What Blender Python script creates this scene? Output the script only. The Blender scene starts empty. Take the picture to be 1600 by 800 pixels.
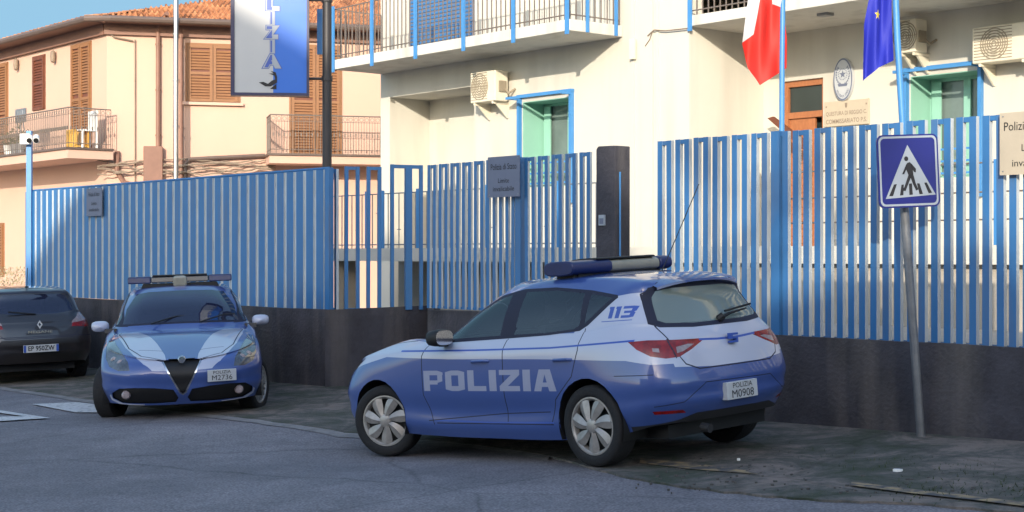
import bpy, bmesh, math, random
from mathutils import Vector, Matrix, noise
from math import radians, sin, cos, pi, tan, atan2, sqrt
random.seed(7)
SC = bpy.context.scene
COL = SC.collection

# ------------------------------------------------------------------ camera, sky, sun, exposure
EYE = 1.70; FPX = 2400.0; HY = 397.5
cam_d = bpy.data.cameras.new('camera'); cam = bpy.data.objects.new('camera', cam_d); COL.objects.link(cam)
cam.location = (0, 0, EYE); cam.rotation_euler = (radians(90), 0, 0)
cam_d.sensor_width = 36; cam_d.lens = 36 * FPX / 1600; cam_d.shift_y = -(400 - HY) / 1600
cam_d.clip_start = 0.1; cam_d.clip_end = 3000
SC.camera = cam
SUN_EL = radians(16.9); SUN_AZ = radians(8.9)      # light travels towards +Y, a little towards +X
w = bpy.data.worlds.new('World'); SC.world = w; w.use_nodes = True
nt = w.node_tree; nt.nodes.clear()
sky = nt.nodes.new('ShaderNodeTexSky'); sky.sky_type = 'NISHITA'; sky.sun_disc = False
sky.sun_elevation = SUN_EL; sky.sun_rotation = radians(180) + SUN_AZ
sky.air_density = 1.0; sky.dust_density = 1.2; sky.ozone_density = 1.0
bg = nt.nodes.new('ShaderNodeBackground'); bg.inputs[1].default_value = 0.15
wo = nt.nodes.new('ShaderNodeOutputWorld')
# the sky opposite the low sun is a deeper, calmer blue than the model's bright horizon there
wtc = nt.nodes.new('ShaderNodeTexCoord'); wsp = nt.nodes.new('ShaderNodeSeparateXYZ'); nt.links.new(wtc.outputs['Generated'], wsp.inputs[0])
wmr = nt.nodes.new('ShaderNodeMapRange'); wmr.inputs['From Min'].default_value = 0.1; wmr.inputs['From Max'].default_value = 0.6; nt.links.new(wsp.outputs['Y'], wmr.inputs['Value'])
wmx = nt.nodes.new('ShaderNodeMix'); wmx.data_type = 'RGBA'; wmx.blend_type = 'DARKEN'; nt.links.new(wmr.outputs[0], wmx.inputs['Factor'])
nt.links.new(sky.outputs[0], wmx.inputs[6]); wmx.inputs[7].default_value = (0.76, 1.40, 1.92, 1)
nt.links.new(wmx.outputs[2], bg.inputs[0]); nt.links.new(bg.outputs[0], wo.inputs[0])
sd = bpy.data.lights.new('sun', 'SUN'); sd.energy = 2.0; sd.angle = radians(0.5); sd.color = (1.0, 0.89, 0.74)
so = bpy.data.objects.new('sun', sd); COL.objects.link(so)
ld = Vector((sin(SUN_AZ) * cos(SUN_EL), cos(SUN_AZ) * cos(SUN_EL), -sin(SUN_EL)))
so.rotation_euler = ld.to_track_quat('-Z', 'Y').to_euler(); so.location = (0, -20, 20)
SC.view_settings.view_transform = 'Standard'; SC.view_settings.look = 'None'
SC.view_settings.gamma = 1; SC.view_settings.exposure = 1.5

# ------------------------------------------------------------------ materials
MATS = {}
def mat(name, col, rough=0.6, metal=0.0, coat=0.0, var=0.0, vscale=3.0, bump=0.0, bscale=60.0, col2=None, trans=0.0,
        emit=None, spec=0.5, inner=None, stretch=None, dirt=None):
    if name in MATS: return MATS[name]
    m = bpy.data.materials.new(name); m.use_nodes = True; n = m.node_tree; b = n.nodes['Principled BSDF']
    N = n.nodes.new; K = n.links.new
    b.inputs['Roughness'].default_value = rough; b.inputs['Metallic'].default_value = metal
    b.inputs['Coat Weight'].default_value = coat; b.inputs['Coat Roughness'].default_value = 0.04
    b.inputs['Specular IOR Level'].default_value = spec
    b.inputs['Base Color'].default_value = (*col, 1)
    src = None
    tc = N('ShaderNodeTexCoord')
    vec = tc.outputs['Object']
    if stretch:
        mp = N('ShaderNodeMapping'); mp.inputs['Scale'].default_value = stretch; K(vec, mp.inputs[0]); vec = mp.outputs[0]
    if var or col2:
        no = N('ShaderNodeTexNoise'); no.inputs['Scale'].default_value = vscale; no.inputs['Detail'].default_value = 8
        no.inputs['Roughness'].default_value = 0.62; K(vec, no.inputs['Vector'])
        rp = N('ShaderNodeValToRGB'); rp.color_ramp.elements[0].position = 0.3; rp.color_ramp.elements[1].position = 0.7
        c2 = col2 or tuple(c * (1 - var) for c in col)
        rp.color_ramp.elements[0].color = (*c2, 1); rp.color_ramp.elements[1].color = (*col, 1)
        K(no.outputs['Fac'], rp.inputs[0]); src = rp.outputs[0]
    if dirt:      # (colour, strength, scale): vertical run-off streaks
        mp = N('ShaderNodeMapping'); mp.inputs['Scale'].default_value = (dirt[2], dirt[2], dirt[2] * 0.12); K(tc.outputs['Object'], mp.inputs[0])
        n2 = N('ShaderNodeTexNoise'); n2.inputs['Scale'].default_value = 1.0; n2.inputs['Detail'].default_value = 6; K(mp.outputs[0], n2.inputs['Vector'])
        r2 = N('ShaderNodeValToRGB'); r2.color_ramp.elements[0].position = 0.5; r2.color_ramp.elements[1].position = 0.78
        r2.color_ramp.elements[0].color = (0, 0, 0, 1); r2.color_ramp.elements[1].color = (dirt[1],) * 3 + (1,)
        K(n2.outputs['Fac'], r2.inputs[0])
        mx = N('ShaderNodeMix'); mx.data_type = 'RGBA'; K(r2.outputs[0], mx.inputs['Factor'])
        if src: K(src, mx.inputs[6])
        else: mx.inputs[6].default_value = (*col, 1)
        mx.inputs[7].default_value = (*dirt[0], 1); src = mx.outputs[2]
    if inner:
        ge = N('ShaderNodeNewGeometry'); mx = N('ShaderNodeMix'); mx.data_type = 'RGBA'; K(ge.outputs['Backfacing'], mx.inputs['Factor'])
        if src: K(src, mx.inputs[6])
        else: mx.inputs[6].default_value = (*col, 1)
        mx.inputs[7].default_value = (*inner, 1); src = mx.outputs[2]
    if src: K(src, b.inputs['Base Color'])
    if bump:
        nb = N('ShaderNodeTexNoise'); nb.inputs['Scale'].default_value = bscale; nb.inputs['Detail'].default_value = 6
        K(tc.outputs['Object'], nb.inputs['Vector'])
        bu = N('ShaderNodeBump'); bu.inputs['Strength'].default_value = bump; bu.inputs['Distance'].default_value = 0.02
        K(nb.outputs['Fac'], bu.inputs['Height']); K(bu.outputs[0], b.inputs['Normal'])
    if emit: b.inputs['Emission Color'].default_value = (*emit[0], 1); b.inputs['Emission Strength'].default_value = emit[1]
    if trans: b.inputs['Transmission Weight'].default_value = trans
    MATS[name] = m; return m

def glass_mat(name, tint, dark=0.5, rough=0.02, dc=(0.02, 0.025, 0.035)):
    """thin tinted pane: part see-through, part sheen"""
    m = bpy.data.materials.new(name); m.use_nodes = True; n = m.node_tree; n.nodes.clear(); N = n.nodes.new; K = n.links.new
    o = N('ShaderNodeOutputMaterial'); t = N('ShaderNodeBsdfTransparent'); t.inputs[0].default_value = (*tint, 1)
    d = N('ShaderNodeBsdfDiffuse'); d.inputs[0].default_value = (*dc, 1)
    g = N('ShaderNodeBsdfGlossy'); g.inputs['Roughness'].default_value = rough; g.inputs[0].default_value = (0.9, 0.95, 1, 1)
    f = N('ShaderNodeFresnel'); f.inputs[0].default_value = 1.7
    m1 = N('ShaderNodeMixShader'); m1.inputs[0].default_value = dark; K(t.outputs[0], m1.inputs[1]); K(d.outputs[0], m1.inputs[2])
    m2 = N('ShaderNodeMixShader'); K(f.outputs[0], m2.inputs[0]); K(m1.outputs[0], m2.inputs[1]); K(g.outputs[0], m2.inputs[2])
    K(m2.outputs[0], o.inputs[0]); MATS[name] = m; return m

M = dict(
 white_wall=mat('white_render', (0.57, 0.545, 0.475), 0.9, var=0.06, vscale=0.8, bump=0.12, bscale=40, dirt=((0.34, 0.31, 0.26), 0.5, 1.5)),
 soffit=mat('soffit_paint', (0.60, 0.58, 0.52), 0.9, var=0.12, vscale=1.2, bump=0.1, bscale=30, dirt=((0.25, 0.23, 0.19), 0.5, 3.0)),
 pink_wall=mat('pink_render', (0.57, 0.375, 0.29), 0.9, var=0.07, vscale=0.5, bump=0.12, bscale=35, dirt=((0.55, 0.40, 0.30), 0.3, 0.9)),
 brown_trim=mat('brown_trim', (0.23, 0.12, 0.085), 0.6, var=0.2, vscale=4),
 gutter=mat('gutter_metal', (0.12, 0.085, 0.07), 0.45, var=0.2, vscale=5),
 shutter=mat('shutter_wood', (0.27, 0.125, 0.052), 0.6, var=0.22, vscale=6, stretch=(1, 1, 6)),
 dark_wood=mat('dark_wood', (0.16, 0.05, 0.025), 0.55, var=0.3, vscale=5),
 door_wood=mat('door_wood', (0.40, 0.15, 0.06), 0.5, var=0.3, vscale=8, stretch=(3, 3, 1)),
 steel=mat('flue_steel', (0.42, 0.43, 0.44), 0.32, metal=1.0, var=0.15, vscale=3),
 rail_iron=mat('wrought_iron', (0.17, 0.14, 0.12), 0.6, var=0.2, vscale=9),
 fence_blue=mat('fence_blue_paint', (0.034, 0.155, 0.37), 0.42, var=0.16, vscale=2.5, bump=0.05, bscale=25, dirt=((0.13, 0.12, 0.13), 0.55, 6)),
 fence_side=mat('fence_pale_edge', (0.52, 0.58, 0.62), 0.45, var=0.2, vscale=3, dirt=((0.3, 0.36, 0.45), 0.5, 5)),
 light_blue=mat('light_blue_paint', (0.055, 0.23, 0.52), 0.4, var=0.12, vscale=4),
 dark_wall=mat('dark_plaster', (0.062, 0.060, 0.074), 0.92, var=0.6, vscale=1.9, bump=0.7, bscale=24, dirt=((0.15, 0.135, 0.125), 0.7, 2.6)),
 concrete=mat('concrete', (0.42, 0.38, 0.32), 0.9, var=0.2, vscale=2, bump=0.2, bscale=25),
 mint=mat('mint_paint', (0.26, 0.50, 0.40), 0.4, var=0.06),
 pane_grey=mat('pane_grey', (0.16, 0.21, 0.20), 0.10, var=0.4, vscale=1.2),
 dark_glass=mat('window_glass', (0.03, 0.045, 0.045), 0.06, var=0.3, vscale=1),
 pole_black=mat('pole_dark_paint', (0.03, 0.027, 0.03), 0.5, var=0.3, vscale=5),
 galv=mat('galvanised_steel', (0.30, 0.31, 0.33), 0.42, metal=0.6, var=0.3, vscale=8),
 ac=mat('ac_casing', (0.72, 0.66, 0.52), 0.5, var=0.1, vscale=5),
 ac_dark=mat('ac_grille', (0.30, 0.25, 0.18), 0.6, var=0.2, vscale=20),
 black=mat('matt_black', (0.005, 0.005, 0.006), 0.6),
 plastic=mat('grey_plastic', (0.018, 0.018, 0.021), 0.55),
 white_paint=mat('white_paint', (0.78, 0.78, 0.76), 0.5, var=0.05),
 tyre=mat('tyre_rubber', (0.009, 0.009, 0.011), 0.8, var=0.3, vscale=20, bump=0.3, bscale=60),
 hub=mat('hubcap_silver', (0.38, 0.36, 0.34), 0.38, metal=0.35, var=0.4, vscale=9),
 chrome=mat('chrome', (0.55, 0.56, 0.58), 0.12, metal=1.0),
 police_blue=mat('car_blue_paint', (0.034, 0.072, 0.25), 0.35, coat=1.0, var=0.05, vscale=2, inner=(0.012, 0.012, 0.014)),
 police_white=mat('car_white_paint', (0.40, 0.43, 0.54), 0.35, coat=1.0, var=0.04, vscale=2, inner=(0.012, 0.012, 0.014)),
 grey_car=mat('car_graphite_paint', (0.014, 0.012, 0.014), 0.3, coat=1.0, inner=(0.012, 0.012, 0.014)),
 letter=mat('reflective_letter', (0.27, 0.29, 0.40), 0.45, var=0.06, vscale=30),
 decal_blue=mat('decal_blue', (0.03, 0.08, 0.36), 0.4),
 gap=mat('panel_gap', (0.008, 0.01, 0.03), 0.7),
 lamp_red=mat('lamp_red', (0.30, 0.006, 0.007), 0.25, coat=0.25, var=0.7, vscale=18),
 lamp_clear=mat('lamp_clear', (0.34, 0.28, 0.29), 0.15, coat=0.5, var=0.45, vscale=22),
 head_lens=mat('headlamp_lens', (0.11, 0.125, 0.15), 0.06, coat=1.0, var=0.85, vscale=9),
 bar_blue=mat('beacon_blue', (0.007, 0.018, 0.10), 0.35, coat=0.1, var=0.3, vscale=10),
 bar_dark=mat('beacon_smoked', (0.03, 0.035, 0.05), 0.25, coat=0.3, var=0.3, vscale=8),
 bar_grey=mat('beacon_grey', (0.27, 0.26, 0.21), 0.25, coat=0.6, var=0.2, vscale=8),
 plate=mat('plate_white', (0.46, 0.48, 0.50), 0.4, var=0.05, vscale=20),
 ink=mat('dark_ink', (0.006, 0.006, 0.010), 0.6),
 blue_sign=mat('sign_blue', (0.006, 0.010, 0.16), 0.3, coat=0.4, var=0.08),
 sign_white=mat('sign_white', (0.31, 0.35, 0.40), 0.4, var=0.05, vscale=10),
 beacon_sign_blue=mat('panel_blue', (0.003, 0.125, 0.56), 0.4, coat=0.15, var=0.06, vscale=1.5),
 beacon_sign_white=mat('panel_white', (0.45, 0.46, 0.47), 0.35, coat=0.5, var=0.06, vscale=1.5),
 navy=mat('frame_navy', (0.012, 0.016, 0.07), 0.4),
 grey_sign=mat('notice_grey', (0.13, 0.15, 0.22), 0.5, var=0.08, vscale=8),
 beige_sign=mat('notice_beige', (0.47, 0.40, 0.30), 0.5, var=0.08, vscale=8),
 seat=mat('seat_fabric', (0.02, 0.02, 0.024), 0.9),
 yellow_pl=mat('yellow_plastic', (0.75, 0.42, 0.08), 0.5, var=0.1),
 cable=mat('cable_sheath', (0.26, 0.20, 0.15), 0.7, var=0.3, vscale=10),
 terracotta=mat('terracotta', (0.40, 0.15, 0.07), 0.8, var=0.2),
 hivis=mat('reflector_yellow', (0.72, 0.78, 0.42), 0.3, var=0.1),
)
glass_mat('car_glass', (0.66, 0.72, 0.78), 0.06)
glass_mat('rear_glass', (0.45, 0.50, 0.50), 0.55, 0.06, (0.27, 0.33, 0.30))  # grey-green diffuse colour paints in the pale reflection on the rear window
glass_mat('windscreen_glass', (0.22, 0.25, 0.33), 0.80, 0.02, (0.014, 0.018, 0.045))

def m_asphalt():
    m = bpy.data.materials.new('asphalt'); m.use_nodes = True; n = m.node_tree; b = n.nodes['Principled BSDF']; N = n.nodes.new; K = n.links.new
    tc = N('ShaderNodeTexCoord')
    a = N('ShaderNodeTexNoise'); a.inputs['Scale'].default_value = 0.35; a.inputs['Detail'].default_value = 10; a.inputs['Roughness'].default_value = 0.65; K(tc.outputs['Object'], a.inputs['Vector'])
    r = N('ShaderNodeValToRGB'); r.color_ramp.elements[0].position = 0.32; r.color_ramp.elements[1].position = 0.68
    r.color_ramp.elements[0].color = (0.130, 0.126, 0.142, 1); r.color_ramp.elements[1].color = (0.245, 0.232, 0.250, 1); K(a.outputs['Fac'], r.inputs[0])
    a2 = N('ShaderNodeTexNoise'); a2.inputs['Scale'].default_value = 1.7; a2.inputs['Detail'].default_value = 12; a2.inputs['Roughness'].default_value = 0.8; K(tc.outputs['Object'], a2.inputs['Vector'])
    ra = N('ShaderNodeValToRGB'); ra.color_ramp.elements[0].position = 0.3; ra.color_ramp.elements[0].color = (0.62, 0.62, 0.64, 1); ra.color_ramp.elements[1].position = 0.6; ra.color_ramp.elements[1].color = (1.12, 1.1, 1.1, 1); K(a2.outputs['Fac'], ra.inputs[0])
    m0 = N('ShaderNodeMix'); m0.data_type = 'RGBA'; m0.blend_type = 'MULTIPLY'; m0.inputs['Factor'].default_value = 0.8; K(r.outputs[0], m0.inputs[6]); K(ra.outputs[0], m0.inputs[7])
    v = N('ShaderNodeTexVoronoi'); v.inputs['Scale'].default_value = 48; K(tc.outputs['Object'], v.inputs['Vector'])
    mx = N('ShaderNodeMix'); mx.data_type = 'RGBA'; mx.blend_type = 'MULTIPLY'; mx.inputs['Factor'].default_value = 0.65
    r2 = N('ShaderNodeValToRGB'); r2.color_ramp.elements[0].color = (1.55, 1.55, 1.52, 1); r2.color_ramp.elements[1].color = (0.42, 0.42, 0.43, 1); r2.color_ramp.elements[1].position = 0.75
    K(v.outputs['Distance'], r2.inputs[0]); K(m0.outputs[2], mx.inputs[6]); K(r2.outputs[0], mx.inputs[7])
    cn = N('ShaderNodeTexNoise'); cn.inputs['Scale'].default_value = 1.4; cn.inputs['Detail'].default_value = 6; K(tc.outputs['Object'], cn.inputs['Vector'])
    cm = N('ShaderNodeMix'); cm.data_type = 'RGBA'; cm.inputs['Factor'].default_value = 0.18; K(tc.outputs['Object'], cm.inputs[6]); K(cn.outputs['Color'], cm.inputs[7])
    cv = N('ShaderNodeTexVoronoi'); cv.feature = 'DISTANCE_TO_EDGE'; cv.inputs['Scale'].default_value = 0.33; K(cm.outputs[2], cv.inputs['Vector'])
    cr_ = N('ShaderNodeValToRGB'); cr_.color_ramp.elements[0].color = (0.35, 0.35, 0.36, 1); cr_.color_ramp.elements[1].color = (1, 1, 1, 1); cr_.color_ramp.elements[1].position = 0.006; K(cv.outputs['Distance'], cr_.inputs[0])
    cx = N('ShaderNodeMix'); cx.data_type = 'RGBA'; cx.blend_type = 'MULTIPLY'; cx.inputs['Factor'].default_value = 0.55; K(mx.outputs[2], cx.inputs[6]); K(cr_.outputs[0], cx.inputs[7])
    K(cx.outputs[2], b.inputs['Base Color'])
    n3 = N('ShaderNodeTexNoise'); n3.inputs['Scale'].default_value = 70; n3.inputs['Detail'].default_value = 6; K(tc.outputs['Object'], n3.inputs['Vector'])
    bu = N('ShaderNodeBump'); bu.inputs['Strength'].default_value = 0.55; bu.inputs['Distance'].default_value = 0.012; K(n3.outputs['Fac'], bu.inputs['Height']); K(bu.outputs[0], b.inputs['Normal'])
    b.inputs['Roughness'].default_value = 0.82; MATS['asphalt'] = m; return m
def m_verge():
    m = bpy.data.materials.new('mossy_pavement'); m.use_nodes = True; n = m.node_tree; b = n.nodes['Principled BSDF']; N = n.nodes.new; K = n.links.new
    tc = N('ShaderNodeTexCoord')
    a = N('ShaderNodeTexNoise'); a.inputs['Scale'].default_value = 1.3; a.inputs['Detail'].default_value = 14; a.inputs['Roughness'].default_value = 0.78; a.inputs['Distortion'].default_value = 0.4; K(tc.outputs['Object'], a.inputs['Vector'])
    r = N('ShaderNodeValToRGB'); e = r.color_ramp.elements
    e[0].position = 0.41; e[0].color = (0.042, 0.054, 0.034, 1); e[1].position = 0.60; e[1].color = (0.200, 0.165, 0.145, 1)
    x = e.new(0.5); x.color = (0.090, 0.086, 0.078, 1); K(a.outputs['Fac'], r.inputs[0])
    v = N('ShaderNodeTexVoronoi'); v.feature = 'DISTANCE_TO_EDGE'; v.inputs['Scale'].default_value = 0.9; 
    n4 = N('ShaderNodeTexNoise'); n4.inputs['Scale'].default_value = 2.0; n4.inputs['Detail'].default_value = 5; K(tc.outputs['Object'], n4.inputs['Vector'])
    ma = N('ShaderNodeMix'); ma.data_type = 'RGBA'; ma.inputs['Factor'].default_value = 0.25; K(tc.outputs['Object'], ma.inputs[6]); K(n4.outputs['Color'], ma.inputs[7]); K(ma.outputs[2], v.inputs['Vector'])
    r3 = N('ShaderNodeValToRGB'); r3.color_ramp.elements[0].color = (0.25, 0.25, 0.22, 1); r3.color_ramp.elements[1].color = (1, 1, 1, 1); r3.color_ramp.elements[1].position = 0.03; K(v.outputs['Distance'], r3.inputs[0])
    mx = N('ShaderNodeMix'); mx.data_type = 'RGBA'; mx.blend_type = 'MULTIPLY'; mx.inputs['Factor'].default_value = 0.4; K(r.outputs[0], mx.inputs[6]); K(r3.outputs[0], mx.inputs[7])
    K(mx.outputs[2], b.inputs['Base Color'])
    n3 = N('ShaderNodeTexNoise'); n3.inputs['Scale'].default_value = 22; n3.inputs['Detail'].default_value = 10; n3.inputs['Roughness'].default_value = 0.7; K(tc.outputs['Object'], n3.inputs['Vector'])
    bu = N('ShaderNodeBump'); bu.inputs['Strength'].default_value = 0.8; bu.inputs['Distance'].default_value = 0.03; K(n3.outputs['Fac'], bu.inputs['Height']); K(bu.outputs[0], b.inputs['Normal'])
    b.inputs['Roughness'].default_value = 0.95; MATS['mossy_pavement'] = m; return m
def m_worn(name, col, lo, hi, scale=14):
    m = bpy.data.materials.new(name); m.use_nodes = True; n = m.node_tree; b = n.nodes['Principled BSDF']; N = n.nodes.new; K = n.links.new
    tc = N('ShaderNodeTexCoord'); a = N('ShaderNodeTexNoise'); a.inputs['Scale'].default_value = scale; a.inputs['Detail'].default_value = 8; K(tc.outputs['Object'], a.inputs['Vector'])
    r = N('ShaderNodeValToRGB'); r.color_ramp.elements[0].position = lo; r.color_ramp.elements[1].position = hi
    r.color_ramp.elements[0].color = (0.07, 0.068, 0.07, 1); r.color_ramp.elements[1].color = (*col, 1); K(a.outputs['Fac'], r.inputs[0]); K(r.outputs[0], b.inputs['Base Color'])
    b.inputs['Roughness'].default_value = 0.8; MATS[name] = m; return m
def m_tiles():
    m = bpy.data.materials.new('clay_tiles'); m.use_nodes = True; n = m.node_tree; b = n.nodes['Principled BSDF']; N = n.nodes.new; K = n.links.new
    tc = N('ShaderNodeTexCoord'); a = N('ShaderNodeTexNoise'); a.inputs['Scale'].default_value = 2.2; a.inputs['Detail'].default_value = 8; K(tc.outputs['Object'], a.inputs['Vector'])
    r = N('ShaderNodeValToRGB'); e = r.color_ramp.elements; e[0].position = 0.32; e[0].color = (0.13, 0.055, 0.03, 1); e[1].position = 0.68; e[1].color = (0.50, 0.26, 0.13, 1)
    x = e.new(0.5); x.color = (0.36, 0.15, 0.07, 1)
    K(a.outputs['Fac'], r.inputs[0]); K(r.outputs[0], b.inputs['Base Color']); b.inputs['Roughness'].default_value = 0.9; MATS['clay_tiles'] = m; return m
m_asphalt(); m_verge(); m_tiles(); m_worn('worn_white_paint', (0.50, 0.50, 0.50), 0.26, 0.46, 20); m_worn('worn_yellow_paint', (0.30, 0.22, 0.12), 0.42, 0.62, 9)

def MT(k): return M[k] if k in M else MATS[k]

# ------------------------------------------------------------------ frames and helpers
ANG = -50.0                                   # the walled lot and both buildings share this heading
RF = Matrix.Rotation(radians(ANG), 4, 'Z')    # local x runs along the fence towards the viewer's right, local y away from the street
DR = Vector((cos(radians(50)), -sin(radians(50)))); NN = Vector((sin(radians(50)), cos(radians(50))))
def dip(x, y): return .10 * math.exp(-((x + 1.05) ** 2 + (y - 14.15) ** 2) / 2.6)
def gz(x, y=None): return 0.035 * x - (dip(x, y) if y is not None else 0)
def L(px, py, t):
    """a measured point on the upright plane at distance t behind the street line"""
    a = (px - 800) / FPX; Y = t / (NN.x * a + NN.y)
    return (DR.x * a + DR.y) * Y, EYE + (HY - py) / FPX * Y
def S(px, t): return L(px, 0, t)[0]
def W(px, py, Y): return Vector(((px - 800) / FPX * Y, Y, EYE + (HY - py) / FPX * Y))
def ground_pt(px, py):
    a = (px - 800) / FPX; b = (HY - py) / FPX
    Y = -EYE / (b - 0.035 * a)
    for _ in range(6): Y = (-EYE - dip(a * Y, Y)) / (b - 0.035 * a)
    return Vector((a * Y, Y, gz(a * Y, Y)))

ORG = {}
def thing(name, label, cat, base=(0, 0, 0), frame=None, group=None):
    o = bpy.data.objects.new(name, None); o.empty_display_size = 0.2; COL.objects.link(o)
    fr = frame or Matrix.Identity(4)
    o.matrix_world = fr @ Matrix.Translation(Vector(base)); 
    o['label'] = label; o['category'] = cat
    if group: o['group'] = group
    ORG[o.name] = Vector(base); return o
def tag(o, label, cat, group=None):
    o['label'] = label; o['category'] = cat
    if group: o['group'] = group
    return o

class MB:
    def __init__(s): s.v = []; s.f = []; s.m = []
    def face(s, pts, m=0):
        i = len(s.v); s.v += [tuple(p) for p in pts]; s.f.append(tuple(range(i, i + len(pts)))); s.m.append(m)
    def box(s, x0, x1, y0, y1, z0, z1, m=0, ms=None):
        i = len(s.v); s.v += [(x, y, z) for z in (z0, z1) for y in (y0, y1) for x in (x0, x1)]
        F = [(0, 2, 3, 1), (4, 5, 7, 6), (0, 1, 5, 4), (2, 6, 7, 3), (0, 4, 6, 2), (1, 3, 7, 5)]   # bottom top front back left right
        s.f += [tuple(i + k for k in f) for f in F]; s.m += (ms or [m] * 6)
    def prism(s, poly, lo, hi, axis='y', m=0, mcap=None):
        """polygon in the plane across `axis`, extruded lo..hi. axis y: poly=(x,z); z: (x,y); x: (y,z)"""
        def P(p, h): return {'y': (p[0], h, p[1]), 'z': (p[0], p[1], h), 'x': (h, p[0], p[1])}[axis]
        n = len(poly); i = len(s.v); s.v += [P(p, lo) for p in poly] + [P(p, hi) for p in poly]
        s.f.append(tuple(i + k for k in range(n))[::-1]); s.f.append(tuple(i + n + k for k in range(n))); s.m += [m if mcap is None else mcap] * 2
        for k in range(n): s.f.append((i + k, i + (k + 1) % n, i + n + (k + 1) % n, i + n + k)); s.m.append(m)
    def tube(s, pts, r, n=8, m=0, cap=True):
        pts = [Vector(p) for p in pts]; rs = r if isinstance(r, (list, tuple)) else [r] * len(pts)
        i0 = len(s.v); up = None
        for k, p in enumerate(pts):
            d = (pts[min(k + 1, len(pts) - 1)] - pts[max(k - 1, 0)]).normalized()
            if up is None:
                up = Vector((0, 0, 1)) if abs(d.z) < 0.9 else Vector((1, 0, 0))
            a = d.cross(up).normalized(); b = a.cross(d).normalized(); up = b
            s.v += [tuple(p + (a * cos(2 * pi * j / n) + b * sin(2 * pi * j / n)) * rs[k]) for j in range(n)]
        for k in range(len(pts) - 1):
            for j in range(n):
                s.f.append((i0 + k * n + j, i0 + k * n + (j + 1) % n, i0 + (k + 1) * n + (j + 1) % n, i0 + (k + 1) * n + j)); s.m.append(m)
        if cap:
            s.f.append(tuple(i0 + j for j in range(n))[::-1]); s.f.append(tuple(i0 + (len(pts) - 1) * n + j for j in range(n))); s.m += [m, m]
    def lathe(s, prof, n=32, axis='y', c=(0, 0, 0), m=0, ms=None):
        i0 = len(s.v)
        for (r, h) in prof:
            for j in range(n):
                a = 2 * pi * j / n; q = (r * cos(a), r * sin(a))
                p = {'y': (q[0], h, q[1]), 'z': (q[0], q[1], h), 'x': (h, q[0], q[1])}[axis]
                s.v.append((p[0] + c[0], p[1] + c[1], p[2] + c[2]))
        for k in range(len(prof) - 1):
            for j in range(n):
                s.f.append((i0 + k * n + j, i0 + k * n + (j + 1) % n, i0 + (k + 1) * n + (j + 1) % n, i0 + (k + 1) * n + j)); s.m.append(ms[k] if ms else m)
    def add_text(s, txt, size, at, ex, ey, m=0, bold=0.0, align='CENTER', width=None, thick=0.0, shear=0.0):
        """flat lettering; ex = reading direction, ey = up"""
        vs, fs = text_geo(txt, size, bold, align, shear)
        if not vs: return
        if width:
            x0 = min(v[0] for v in vs); x1 = max(v[0] for v in vs); k = width / (x1 - x0); vs = [(v[0] * k, v[1]) for v in vs]
        i = len(s.v); ex = Vector(ex); ey = Vector(ey); at = Vector(at)
        s.v += [tuple(at + ex * v[0] + ey * v[1]) for v in vs]
        s.f += [tuple(i + k for k in f) for f in fs]; s.m += [m] * len(fs)
    def build(s, name, mats, parent=None, frame=None, smooth=False, bevel=0.0, auto=None, kind=None, mb_clean=True):
        me = bpy.data.meshes.new(name); o0 = ORG[parent.name] if parent is not None and parent.name in ORG else Vector((0, 0, 0))
        me.from_pydata([tuple(Vector(v) - o0) for v in s.v], [], s.f)
        if not isinstance(mats, (list, tuple)): mats = [mats]
        for k in mats: me.materials.append(MT(k) if isinstance(k, str) else k)
        me.polygons.foreach_set('material_index', s.m)
        o = bpy.data.objects.new(name, me); COL.objects.link(o)
        bm = bmesh.new(); bm.from_mesh(me)
        if smooth: bmesh.ops.remove_doubles(bm, verts=bm.verts, dist=1e-5)
        if mb_clean: bmesh.ops.recalc_face_normals(bm, faces=bm.faces)
        if smooth:
            for f in bm.faces: f.smooth = True
            th = radians(auto or 35)
            for e in bm.edges:
                if len(e.link_faces) == 2 and e.calc_face_angle(0) > th: e.smooth = False
        bm.to_mesh(me); bm.free()
        if bevel:
            md = o.modifiers.new('edge_bevel', 'BEVEL'); md.width = bevel; md.segments = 2; md.limit_method = 'ANGLE'; md.angle_limit = radians(40)
        if parent is not None: o.parent = parent
        elif frame is not None: o.matrix_world = frame
        if kind: o['kind'] = kind
        return o

TXT = {}
def text_geo(txt, size, bold, align, shear):
    key = (txt, size, bold, align, shear)
    if key in TXT: return TXT[key]
    cu = bpy.data.curves.new('lettering', 'FONT'); cu.body = txt; cu.size = size; cu.offset = bold; cu.align_x = align; cu.align_y = 'CENTER'; cu.resolution_u = 3; cu.shear = shear
    ob = bpy.data.objects.new('lettering', cu); COL.objects.link(ob)
    dg = bpy.context.evaluated_depsgraph_get(); dg.update(); ev = ob.evaluated_get(dg); me = ev.to_mesh()
    vs = [(v.co.x, v.co.y) for v in me.vertices]; fs = [tuple(p.vertices) for p in me.polygons]
    ev.to_mesh_clear(); bpy.data.objects.remove(ob); bpy.data.curves.remove(cu)
    TXT[key] = (vs, fs); return TXT[key]

def copy_tree(o, parent=None):
    c = o.copy(); COL.objects.link(c)
    if parent is not None: c.parent = parent
    for ch in list(o.children): copy_tree(ch, c)
    return c

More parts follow.
